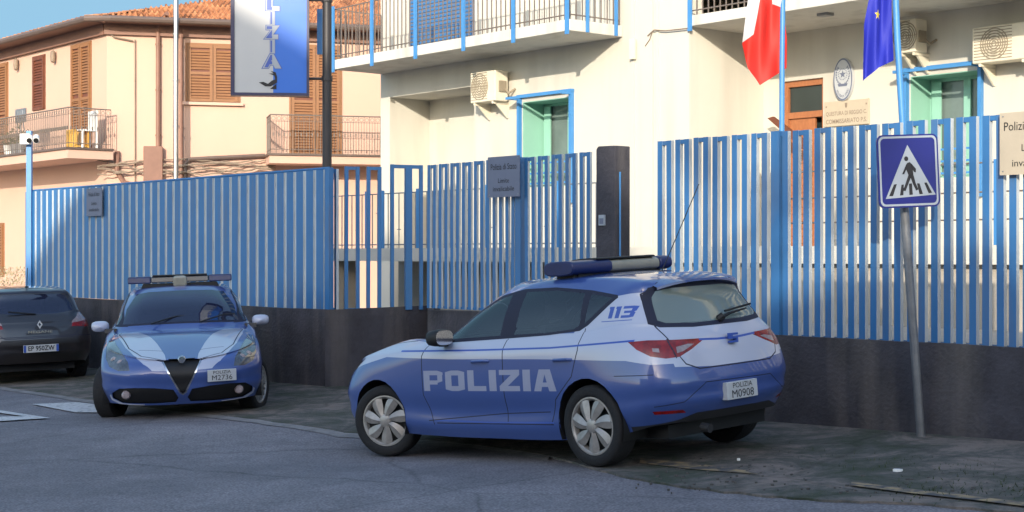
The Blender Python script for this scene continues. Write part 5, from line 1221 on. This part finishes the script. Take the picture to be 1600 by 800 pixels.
    c.line(XA, ZA, [(-.08, 1.108), (-.36, 1.112)], .006, lambda q: q.y > .4, 'decal_blue')
    c.arches((0, 2.636), .352, .335)
    ob = c.finish(offs={'headlight': -.002})
    T = c.T
    for o in ob.get('side_glass', []) + ob.get('side_glass_r', []) + ob.get('quarter_glass', []): o.name = 'side_window'
    interior(T)
    for x in (0, 2.636):
        for s_ in (1, -1): wheel(T, x, s_, 'cover7', steer=radians(24) if x > 1 else 0, yout=.895)
    mo = mirror(T, 1.66, 1, 1.03, 'black', face='chrome'); mirror(T, 1.66, -1, 1.03, 'black', face='chrome')
    # door handles
    for x in (1.22, .24):
        for s_ in (1, -1): b = MB(); b.tube([(x + .12, s_ * .885, .825), (x + .09, s_ * .915, .832), (x - .06, s_ * .915, .835), (x - .09, s_ * .885, .83)], .012, 8); b.build('door_handle', 'police_blue', T, smooth=True)
    # plate
    b = MB(); b.box(-.845, -.79, -.16, .22, .452, .585); b.build('number_plate', 'plate', T, bevel=.004)
    b = MB(); b.add_text('POLIZIA', .055, (-.8475, .03, .555), (0, -1, 0), (0, 0, 1), 0, 0, 'CENTER', .24); b.add_text('M0908', .085, (-.8475, .03, .49), (0, -1, 0), (0, 0, 1), 0, 0, 'CENTER', .27); b.build('plate_lettering', 'ink', T, mb_clean=False)
    # badge, wiper, spoiler lip, antenna
    b = MB(); bx, bz = -.775, .915; seg = [(-.045, .035), (.05, .035), (.05, .018), (-.02, .014), (.05, -.008), (.05, -.035), (-.05, -.035), (-.05, -.018), (.02, -.012), (-.05, .01)]
    for q in ([(.045, .036), (-.045, .036), (-.045, .02), (.045, .02)], [(.045, .02), (.02, .02), (.02, .006), (.045, .006)], [(.045, .006), (-.045, .006), (-.045, -.008), (.045, -.008)], [(-.045, -.008), (-.02, -.008), (-.02, -.022), (-.045, -.022)], [(-.045, -.022), (.045, -.022), (.045, -.038), (-.045, -.038)]):
        b.prism([(p[0], bz + p[1]) for p in q], bx - .006, bx + .03, 'x')
    b.build('badge', 'decal_blue', T)
    b = MB(); b.tube([(-.66, -.02, 1.075), (-.665, -.10, 1.10), (-.64, -.35, 1.125)], [.016, .012, .006], 6); b.tube([(-.655, -.06, 1.12), (-.60, -.46, 1.155)], .009, 6); b.tube([(-.63, .0, 1.06), (-.66, -.03, 1.085)], .03, 8); b.build('rear_wiper', 'black', T)
    b = MB(); n_ = 24; up_, lo_ = [], []
    for k in range(n_ + 1):
        y = -.50 + 1.0 * k / n_; e1 = abs(y / .53); up_.append([(-.30 + .05 * e1 ** 2, y, 1.438 - .045 * e1 ** 2.5), (-.42 + .05 * e1 ** 2, y, 1.418 - .05 * e1 ** 2.5), (-.53 + .09 * e1 ** 2.2, y, 1.388 - .055 * e1 ** 2.5), (-.53 + .09 * e1 ** 2.2, y, 1.370 - .055 * e1 ** 2.5), (-.40 + .05 * e1 ** 2, y, 1.352 - .05 * e1 ** 2.5)])
    for p, q in zip(up_[:-1], up_[1:]):
        for k in range(4): b.face([p[k], q[k], q[k + 1], p[k + 1]])
    b.build('spoiler', 'police_blue', T, smooth=True, auto=40)
    b = MB(); b.tube([(-.05, -.02, 1.43), (-.06, -.02, 1.47)], .022, 10); b.tube([(-.06, -.02, 1.46), (-.20, -.13, 1.80), (-.33, -.25, 2.14)], .004, 5); b.build('antenna', 'plastic', T)
    b = MB(); b.tube([(-.80, .40, .26), (-.72, .40, .27)], .035, 12); b.build('exhaust', 'plastic', T)
    # light bar
    x = .50; zb = 1.540
    def lb(y0, y1, m, nm, hz=.06, hx=.17):
        b = MB(); P = [(x + hx * abs(cos(a)) ** .6 * (1 if cos(a) > 0 else -1), zb + hz * abs(sin(a)) ** .6 * (1 if sin(a) > 0 else -1)) for a in [2 * pi * k / 20 for k in range(20)]]
        b.prism(P, y0, y1, 'y'); return b.build(nm, m, T, smooth=True, auto=50, bevel=.01)
    lb(.14, .62, 'bar_blue', 'beacon_lens'); lb(-.62, -.47, 'bar_blue', 'beacon_lens'); lb(-.4675, .1375, 'bar_grey', 'light_bar', .055, .16)
    lb(-.42, .30, 'black', 'light_bar_top', .012, .15).location = (0, 0, .060)
    b = MB(); b.prism([(x - .13, 1.42), (x + .15, 1.42), (x + .11, 1.50), (x - .11, 1.50)], -.50, .50, 'y'); b.build('light_bar_mount', 'black', T, bevel=.01)
    for s_ in (1, -1): b = MB(); b.prism([(x - .12, 1.40), (x + .14, 1.40), (x + .09, 1.50), (x - .09, 1.50)], s_ * .30, s_ * .54, 'y'); b.build('light_bar_foot', 'black', T, bevel=.01)
    return c
HB = police_hatch()

def alfa_map(x, y, z):
    # rounder, blunter nose and stronger shoulders than the first hatch
    if x > 2.6 and z < .9: x = x + .04 - .05 * max(0, (abs(y) - .5))
    return (x, y * 1.0, z)
def police_front():
    R = scale_rings(LEON, alfa_map)
    for j in (2, 3, 4):
        for i in (0, 1): R[j][i] = (R[j][i][0] + .03, R[j][i][1], R[j][i][2])
    for i in range(6): R[5][i] = (R[5][i][0], R[5][i][1], R[5][i][2] - .045 + (.02 if i < 2 else 0))
    for i in range(6): R[4][i] = (R[4][i][0] - .02, R[4][i][1], R[4][i][2] - (.035 if i < 4 else .02)); R[6][i] = (R[6][i][0], R[6][i][1] + (.03 if i > 2 else 0), R[6][i][2] - .035)
    for i in range(4): R[3][i] = (R[3][i][0], R[3][i][1], R[3][i][2] - .03)
    for j in (8, 9, 10):
        for i in range(16): R[j][i] = (R[j][i][0], R[j][i][1], R[j][i][2] - .025)
    mats = ['police_blue', 'police_white', 'gap', 'car_glass', 'rear_glass', 'windscreen_glass', 'lamp_red', 'lamp_clear', 'head_lens', 'black', 'letter', 'decal_blue', 'plastic', 'chrome']
    c = Car('police_car', 'blue police car facing the viewer, white sweeps on its bonnet and a triangular grille', R, mats, (-4.357, 20.417, EYE - 1.83, radians(-78.0), -.010, .034))
    T = c.T; side = lambda q: abs(q.y) > .55; fr_ = lambda q: q.x > 2.6
    c.region(XA, ZA, [(1.45, .86), (.6, .85), (-.1, .85), (-1.0, .855), (-1.0, 1.25), (-.2, 1.10), (0, .99), (.6, .99), (1.45, .985)], lambda q: abs(q.y) > .6, 'police_white')
    fd = [(1.86, .30), (1.93, .55), (1.93, .86), (1.80, 1.02), (1.42, 1.20), (1.08, 1.34), (.92, 1.365), (.86, 1.02), (.86, .32)]
    rd = [(.845, .32), (.845, 1.02), (.90, 1.365), (.5, 1.375), (.05, 1.355), (-.10, 1.26), (-.05, 1.02), (-.03, .84), (.34, .52), (.42, .32)]
    c.region(XA, ZA, fd, SIDE, part='front_door:2'); c.region(XA, ZA, rd, SIDE, part='rear_door:2'); c.line(XA, ZA, [(.853, .32), (.853, 1.0)], .010, SIDE)
    top = lambda q: q.z > .66 and q.x > 1.7
    hd = [(3.44, -.22), (3.47, 0), (3.44, .22), (3.30, .44), (3.0, .58), (2.2, .72), (1.98, .68), (2.12, .35), (2.16, 0), (2.12, -.35), (1.98, -.68), (2.2, -.72), (3.0, -.58), (3.30, -.44)]
    c.region(XA, YA, hd, top, part='bonnet')
    for s_ in (1, -1):   # white sweeps narrowing towards the grille
        c.region(XA, YA, [(1.98, s_ * .70), (2.05, s_ * .56), (2.3, s_ * .46), (2.6, s_ * .37), (2.95, s_ * .27), (3.3, s_ * .185), (3.55, s_ * .16), (3.54, s_ * .30), (3.44, s_ * .42), (3.26, s_ * .52), (2.95, s_ * .62), (2.5, s_ * .705), (2.15, s_ * .74)], lambda q: q.z > .585 and q.x > 1.9, 'police_white')
    c.line(XA, YA, hd[1:7], .012, top); c.line(XA, YA, hd[10:] + hd[:2], .012, top); c.line(XA, YA, [(3.2, .17), (3.16, .30), (3.10, .47)], .008, top); c.line(XA, YA, [(3.2, -.17), (3.16, -.30), (3.10, -.47)], .008, top)
    # glass
    c.region(XA, ZA, [(1.88, 1.0), (1.60, 1.135), (1.30, 1.275), (1.08, 1.35), (.75, 1.378), (.35, 1.375), (.02, 1.345), (-.20, 1.285), (-.37, 1.205), (-.22, 1.10), (0.0, 1.035), (.3, 1.015), (1.0, 1.005), (1.6, .995)], lambda q: abs(q.y) > .54 and q.x < 1.95, 'gap')
    for poly, nm in (([(1.68, 1.02), (1.62, 1.10), (1.30, 1.245), (1.06, 1.325), (.90, 1.345), (.93, 1.03)], 'side_glass:2'), ([(.80, 1.03), (.76, 1.353), (.45, 1.352), (.14, 1.33), (.17, 1.05), (.40, 1.035)], 'side_glass_r:2')):
        c.region(XA, ZA, poly, lambda q: abs(q.y) > .54, 'car_glass', nm)
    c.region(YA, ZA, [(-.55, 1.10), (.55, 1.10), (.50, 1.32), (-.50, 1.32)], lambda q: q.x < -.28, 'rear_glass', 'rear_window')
    ws = [(-.69, 1.015), (-.4, 1.03), (0, 1.035), (.4, 1.03), (.69, 1.015), (.645, 1.2), (.53, 1.365), (.38, 1.39), (0, 1.40), (-.38, 1.39), (-.53, 1.365), (-.645, 1.2)]
    c.region(YA, ZA, ws, lambda q: q.z > 1.0 and q.x > 1.0, 'windscreen_glass', 'windscreen')
    c.line(YA, ZA, ws[:5], .022, lambda q: q.z > .98 and q.x > 1.6, 'gap')
    # headlights: tall ovals reaching up the wing
    for s_ in (1, -1):
        c.region(YA, ZA, [(s_ * .565, .60), (s_ * .69, .595), (s_ * .79, .635), (s_ * .835, .72), (s_ * .835, .84), (s_ * .79, .93), (s_ * .735, .86), (s_ * .655, .78), (s_ * .585, .69)], lambda q, k=s_: q.x > 2.55 and q.z < .93, 'head_lens', 'headlight:2')
    # shield grille, chrome V, lower intakes
    tri = [(-.20, .69), (-.185, .66), (-.03, .345), (0, .325), (.03, .345), (.185, .66), (.20, .69), (.12, .705), (-.12, .705)]
    c.region(YA, ZA, tri, fr_, 'black', 'grille')
    c.line(YA, ZA, [(-.212, .69), (-.19, .65), (-.032, .34), (0, .318), (.032, .34), (.19, .65), (.212, .69)], .018, fr_, 'chrome')
    for s_ in (1, -1):
        c.region(YA, ZA, [(s_ * .05, .28), (s_ * .10, .375), (s_ * .30, .40), (s_ * .52, .41), (s_ * .69, .40), (s_ * .77, .345), (s_ * .765, .285), (s_ * .66, .235), (s_ * .30, .222), (s_ * .08, .23)], fr_, 'black', 'lower_intake:2')
        c.region(YA, ZA, [(s_ * .42, .215), (s_ * .66, .228), (s_ * .77, .28), (s_ * .785, .33), (s_ * .80, .31), (s_ * .78, .26), (s_ * .68, .208), (s_ * .42, .198)], fr_, 'police_white')
    c.region(YA, ZA, [(-.80, .10), (.80, .10), (.70, .185), (0, .20), (-.70, .185)], fr_, 'plastic')
    c.arches((0, 2.636), .350, .335)
    ob = c.finish(offs={'grille': -.012, 'lower_intake': -.02, 'headlight': -.002})
    for o in ob.get('side_glass', []) + ob.get('side_glass_r', []): o.name = 'side_window'
    interior(T)
    for x in (0, 2.636):
        for s_ in (1, -1): wheel(T, x, s_, 'multi', steer=radians(-22) if x > 1 else 0, yout=.915 if x > 1 else .89)
    mirror(T, 1.72, 1, 1.0, 'police_white', scale=.92); mirror(T, 1.72, -1, 1.0, 'police_white', scale=.92)
    # fog lamps, headlamp innards, badge, plate
    for s_ in (1, -1):
        b = MB(); b.lathe([(.001, .02), (.035, .018), (.048, 0), (.052, -.03)], 20, 'x', (3.375, s_ * .615, .328)); b.build('fog_lamp', 'lamp_clear', T, smooth=True)
        b = MB()
        for (dx, y, z, r) in ((3.245, .66, .665, .05), (3.13, .74, .70, .04)): b.lathe([(.001, .035), (r * .6, .030), (r, .01), (r * 1.08, -.02)], 18, 'x', (dx, s_ * y, z))
        b.build('headlight_bulb', 'lamp_clear', T, smooth=True)
    b = MB(); b.lathe([(.001, .014), (.035, .012), (.042, .004), (.046, -.02)], 24, 'x', (3.505, 0, .70)); b.build('badge', 'chrome', T, smooth=True)
    b = MB(); b.box(3.555, 3.57, .265, .59, .445, .575)
    pl = b.build('number_plate', 'plate', T, bevel=.004)
    b = MB(); b.add_text('POLIZIA', .05, (3.5725, .425, .545), (0, 1, 0), (0, 0, 1), 0, 0, 'CENTER', .20); b.add_text('M2736', .078, (3.5725, .425, .485), (0, 1, 0), (0, 0, 1), 0, 0, 'CENTER', .23)
    q = b.build('plate_lettering', 'ink', T, mb_clean=False)
    Mx = Matrix.Translation((3.53, .27, 0)) @ Matrix.Rotation(radians(14), 4, 'Z') @ Matrix.Translation((-3.53, -.27, 0)); pl.matrix_local = Mx; q.matrix_local = Mx
    # light bar seen from the front
    x = .82; zb = 1.525
    def bar(y0, y1, m, nm, h0=.035, h1=.035, d=.12):
        b = MB(); b.prism([(x - d, zb - h0), (x + d, zb - h0 * .9), (x + d * .9, zb + h1), (x - d * .9, zb + h1)], y0, y1, 'y'); return b.build(nm, m, T, bevel=.014)
    bar(.36, .645, 'bar_blue', 'beacon_lens', .045, .045); bar(-.645, -.36, 'bar_blue', 'beacon_lens', .045, .045); bar(-.357, .357, 'bar_dark', 'light_bar', .04, .042)
    b = MB(); b.box(x - .12, x + .12, -.34, .34, zb + .043, zb + .06); b.build('light_bar_cover', 'black', T, bevel=.006)
    for s_ in (1, -1): b = MB(); b.prism([(s_ * .03, 1.43), (s_ * .50, 1.39), (s_ * .46, 1.478), (s_ * .03, 1.478)], x - .08, x + .10, 'x'); b.build('light_bar_foot', 'black', T, bevel=.01)
    b = MB(); b.prism([(-.075, 1.43), (.075, 1.43), (.09, 1.48), (.08, 1.575), (-.08, 1.575), (-.09, 1.48)], x + .14, x + .32, 'x'); b.build('spotlight', 'bar_grey', T, bevel=.03)
    b = MB(); b.box(x + .12, x + .30, -.065, .065, 1.385, 1.428); b.build('spotlight_foot', 'black', T)
    b = MB()
    for s_ in (-.35, .22): b.tube([(2.06, s_, 1.035), (1.93, s_ + .28, 1.105), (1.9, s_ + .42, 1.11)], .009, 6)
    b.build('windscreen_wiper', 'black', T)
    return c
FP = police_front()

def grey_hatch():
    def f(x, y, z):
        if x < .2: x = x - .03 - .10 * max(0, .55 - abs(z - .75)) * (1 if abs(y) < .7 else .3)
        return (x, y, z)
    R = scale_rings(LEON, f)
    mats = ['grey_car', 'gap', 'car_glass', 'rear_glass', 'windscreen_glass', 'lamp_red', 'lamp_clear', 'black', 'plastic', 'chrome']
    a = (65 - 800) / FPX; Y = 22.9
    th = radians(130.0 - 8); plate_x = -.90
    X = a * Y + cos(th) * .9; Yr = Y + sin(th) * .9
    c = Car('parked_car', 'dark graphite hatchback parked at the far left, rear towards the viewer', R, mats, (X, Yr, gz(X) + .0, th, -.02, -.025)); T = c.T
    rear = lambda q: q.x < -.30
    tg = [(-.60, 1.30), (-.66, 1.05), (-.62, .80), (-.50, .70), (.50, .70), (.62, .80), (.66, 1.05), (.60, 1.30), (.45, 1.375), (-.45, 1.375)]
    c.region(YA, ZA, tg, rear, part='tailgate'); c.line(YA, ZA, tg, .010, rear, closed=True)
    rg = [(-.60, 1.09), (-.30, 1.05), (.30, 1.05), (.60, 1.09), (.60, 1.16), (.52, 1.31), (.42, 1.345), (-.42, 1.345), (-.52, 1.31), (-.60, 1.16)]
    c.region(YA, ZA, rg, lambda q: q.x < -.24, 'windscreen_glass', 'rear_window')
    c.region(XA, ZA, [(1.78, 1.02), (1.30, 1.26), (1.06, 1.34), (.35, 1.365), (.02, 1.33), (-.20, 1.27), (-.30, 1.16), (0.0, 1.05), (.3, 1.03), (1.6, 1.01)], lambda q: abs(q.y) > .54 and q.x < 1.95, 'car_glass', 'side_window:2')
    c.region(YA, ZA, [(-.66, 1.03), (0, 1.025), (.66, 1.03), (.62, 1.2), (.50, 1.36), (0, 1.395), (-.50, 1.36), (-.62, 1.2)], lambda q: q.x > 1.05 and q.z > 1.0, 'windscreen_glass', 'windscreen')
    for sgn in (1, -1):
        A_ = Vector((.50, .866 * sgn, 0)).normalized()
        def av(x, y, z): return (Vector((x, sgn * y, 0)).dot(A_), z)
        pr = lambda q, s_=sgn: q.y * s_ > .2 and q.x < -.25
        c.region(A_, ZA, [av(-.42, .85, .83), av(-.62, .76, .83), av(-.75, .48, .85), av(-.73, .52, .93), av(-.64, .72, 1.04), av(-.46, .83, 1.02)], pr, 'lamp_red', 'tail_light:2')
        c.region(A_, ZA, [av(-.40, .86, .93), av(-.62, .76, .93), av(-.75, .50, .90), av(-.72, .52, .94), av(-.62, .74, 1.05), av(-.44, .84, 1.03)], pr, 'lamp_clear')
    c.line(YA, ZA, [(-.85, .70), (-.5, .72), (.5, .72), (.85, .70)], .010, rear)
    c.region(YA, ZA, [(-.62, .60), (.62, .60), (.55, .68), (-.55, .68)], rear, 'plastic')
    c.arches((0, 2.636), .345, .335); c.finish(); interior(T)
    for x in (0, 2.636):
        for s_ in (1, -1): wheel(T, x, s_, 'five', steer=0)
    for s_ in (1, -1): mirror(T, 1.66, s_, 1.03, 'grey_car')
    b = MB(); b.box(-.945, -.93, -.26, .26, .49, .60); b.build('number_plate', 'plate', T, bevel=.003)
    for q_ in (.24, -.24): b = MB(); b.box(-.9475, -.9455, q_ - .018, q_ + .018, .494, .596); b.build('plate_band', 'decal_blue', T)
    b = MB(); b.add_text('EP 950ZW', .10, (-.948, 0, .545), (0, -1, 0), (0, 0, 1), 0, .002, 'CENTER', .39); b.build('plate_lettering', 'ink', T, mb_clean=False)
    b = MB(); bx = -.90
    def ring(P, Q):
        n = len(P)
        for k in range(n): b.face([(bx, P[k][0], .90 + P[k][1]), (bx, P[(k + 1) % n][0], .90 + P[(k + 1) % n][1]), (bx, Q[(k + 1) % n][0], .90 + Q[(k + 1) % n][1]), (bx, Q[k][0], .90 + Q[k][1])])
    ring([(0, .065), (.042, 0), (0, -.065), (-.042, 0)], [(0, .03), (.02, 0), (0, -.03), (-.02, 0)]); b.build('badge', 'plate', T, mb_clean=False)
    b = MB(); b.add_text('MEGANE', .05, (-.912, 0, .79), (0, -1, 0), (0, 0, 1), 0, .001, 'CENTER', .36); b.build('model_lettering', 'bar_grey', T, mb_clean=False)
    b = MB(); b.tube([(-.22, 0, 1.42), (-.23, 0, 1.47)], .03, 10); b.tube([(-.23, 0, 1.46), (-.30, 0, 1.75)], .006, 5); b.build('antenna', 'black', T)
    b = MB(); b.tube([(-.70, 0, 1.05), (-.68, .40, 1.10)], .012, 6); b.build('rear_wiper', 'black', T)
grey_hatch()

# ================================================================== SMALL THINGS ON THE GROUND
random.seed(21)
def scrap(px, py, w_, d_, h_, m, label, name='litter', cat='litter'):
    p = ground_pt(px, py); b = MB(); a = random.uniform(0, pi)
    P = [(w_ * cos(k * pi / 3) * random.uniform(.8, 1.1), d_ * sin(k * pi / 3) * random.uniform(.8, 1.1)) for k in range(6)]
    P = [(q[0] * cos(a * .2) - q[1] * sin(a * .2), q[0] * sin(a * .2) + q[1] * cos(a * .2)) for q in P]
    b.prism([(p.x + q[0], p.y + q[1]) for q in P], p.z + .02, p.z + .03 + h_, 'z'); o = b.build(name, m); tag(o, label, cat); return o
scrap(1438, 707, .035, .03, .01, 'white_paint', 'small white paper scrap at the foot of the crossing sign pole')
scrap(1403, 742, .035, .03, .012, 'white_paint', 'white paper scrap lying nearer the road on the verge')
scrap(1154, 724, .014, .014, .01, 'white_paint', 'tiny white scrap behind the blue hatchback')
b = MB()
for k in range(260):
    px = random.uniform(980, 1600); py = random.uniform(690 + (px - 980) * .03, 775); p = ground_pt(px, py); r = random.uniform(.004, .016)
    b.prism([(p.x + r * cos(q * pi / 2.5) * random.uniform(.7, 1.2), p.y + r * sin(q * pi / 2.5)) for q in range(5)], p.z + .01, p.z + .018 + r * .8, 'z')
o = b.build('gravel', mat('pebble', (0.09, 0.085, 0.08), .9, var=.5, vscale=30)); o['kind'] = 'stuff'; o['label'] = 'loose gravel and crumbs on the verge'
b = MB()
for k in range(1500):
    if random.random() < .55:
        s_ = random.uniform(S(990, 11), S(1650, 11)); t_ = 10.98 - abs(random.gauss(0, .10))
        q = FW(s_, t_); p = Vector((q[0], q[1], gz(q[0]) + .02))
    else:
        px = random.uniform(1180, 1620); c_ = random.choice([(1300, 715), (1390, 728), (1500, 740), (1560, 725), (1250, 700), (1450, 770), (1580, 770)]); p = ground_pt(c_[0] + random.gauss(0, 38), max(690, c_[1] + random.gauss(0, 9))); p.z += .015
    h = random.uniform(.012, .05); d = Vector((random.gauss(0, .5), random.gauss(0, .5), 1)).normalized() * h; e_ = Vector((random.uniform(-1, 1), random.uniform(-1, 1), 0)).normalized() * .006
    b.face([p - e_, p + e_, p + d])
o = b.build('weeds', mat('weed_green', (0.045, 0.065, 0.025), .8, var=.4, vscale=5), mb_clean=False); o['kind'] = 'stuff'; o['label'] = 'low weeds and moss along the wall foot'

# ================================================================== HOUSES ACROSS THE STREET (behind the viewer; their shadow covers the street)
YB = -22.0; BX = -.1566 * 12; BZ = .3077 * 12
T = thing('gabled_house', 'tall gabled house across the street, behind the viewer', 'house', (-10, YB, 0))
PKX, PKZ = -10.2 + BX, 15.38 + BZ; XL, XR = -19.8 + BX, -3.75 + BX
def rl(x): return PKZ - .56 * abs(x - PKX)
b = MB(); b.prism([(XL, -1), (XR, -1), (XR, rl(XR) - .15), (PKX, PKZ - .15), (XL, rl(XL) - .15)], YB - 9, YB, 'y'); b.build('wall', 'pink_wall', T)
b = MB(); b.prism([(XR + .15, rl(XR + .15) - .14), (XR + .15, rl(XR + .15)), (PKX, PKZ), (XL - .3, rl(XL - .3)), (XL - .3, rl(XL - .3) - .14), (PKX, PKZ - .14)], YB - 9.3, YB + .0, 'y'); b.build('roof', 'clay_tiles', T)
b = MB(); b.box(XR + .005, .45 + BX, YB - 6, YB - .02, -1, 8.75 + BZ); b.build('side_wing', 'white_wall', T)
for i in range(5):
    for j in range(3): b = MB(); b.box(-18 + i * 3.7, -16.9 + i * 3.7, YB + .002, YB + .05, 1.2 + j * 2.7, 2.7 + j * 2.7); b.build('window', 'shutter', T)
T = thing('low_house', 'lower flat-roofed house across the street, behind the viewer', 'house', (10, YB, 0))
b = MB(); b.box(.5 + BX, 24, YB - 8, YB - .3, -1, 7.75 + BZ); b.build('wall', 'white_wall', T); b = MB(); b.box(.5 + BX, 24.2, YB - 8.2, YB - .2, 7.751 + BZ, 7.95 + BZ); b.build('roof', 'terracotta', T)
for i in range(5): b = MB(); b.box(2 + i * 4, 3.2 + i * 4, YB - .298, YB - .25, 4.2, 5.8); b.build('window', 'shutter', T)
T = thing('long_house', 'long house further down the street, behind the viewer', 'house', (-32, YB, 0))
b = MB(); b.box(-44, -24.5, YB - 8, YB, -2, 9.6); b.build('wall', 'white_wall', T)
b = MB(); b.box(-44, -24.3, YB - 8.2, YB + .2, 9.601, 9.8); b.build('roof', 'terracotta', T)

T = thing('street_tree', 'leafy tree between the houses across the street, behind the viewer', 'tree', (-1.6 + BX, YB + 1.6, 0))
TX = -1.6 + BX
b = MB(); b.tube([(TX, YB + 1.6, -.1), (TX + .1, YB + 1.6, 6), (TX - .2, YB + 1.5, 12.0), (TX + .1, YB + 1.6, 14.3)], [.22, .17, .11, .03], 10)
for k in range(9):
    a = k * 2.4; z = 10.5 + k * .4; b.tube([(TX, YB + 1.55, z), (TX + 1.1 * cos(a), YB + 1.55 + .8 * sin(a), z + .7), (TX + 1.7 * cos(a), YB + 1.55 + 1.2 * sin(a), z + 1.1)], [.06, .04, .015], 6)
b.build('trunk', 'brown_trim', T, smooth=True)
b = MB(); random.seed(5)
for k in range(46):
    c = Vector((TX + .1 + random.uniform(-2.1, 2.0), YB + 1.6 + random.uniform(-1.1, 1.1), 9.9 + BZ - .4 + random.uniform(-1.5, 1.4)))
    for j in range(75):
        p = c + Vector((random.gauss(0, .17), random.gauss(0, .17), random.gauss(0, .17))); d = Vector((random.uniform(-1, 1), random.uniform(-1, 1), random.uniform(-1, 1))).normalized() * .07; e_ = d.cross(Vector((.2, .3, 1))).normalized() * .035
        b.face([p - d, p + e_, p + d, p - e_])
b.build('crown', mat('tree_leaf', (0.06, 0.09, 0.03), .6, var=.4, vscale=4), T, mb_clean=False)
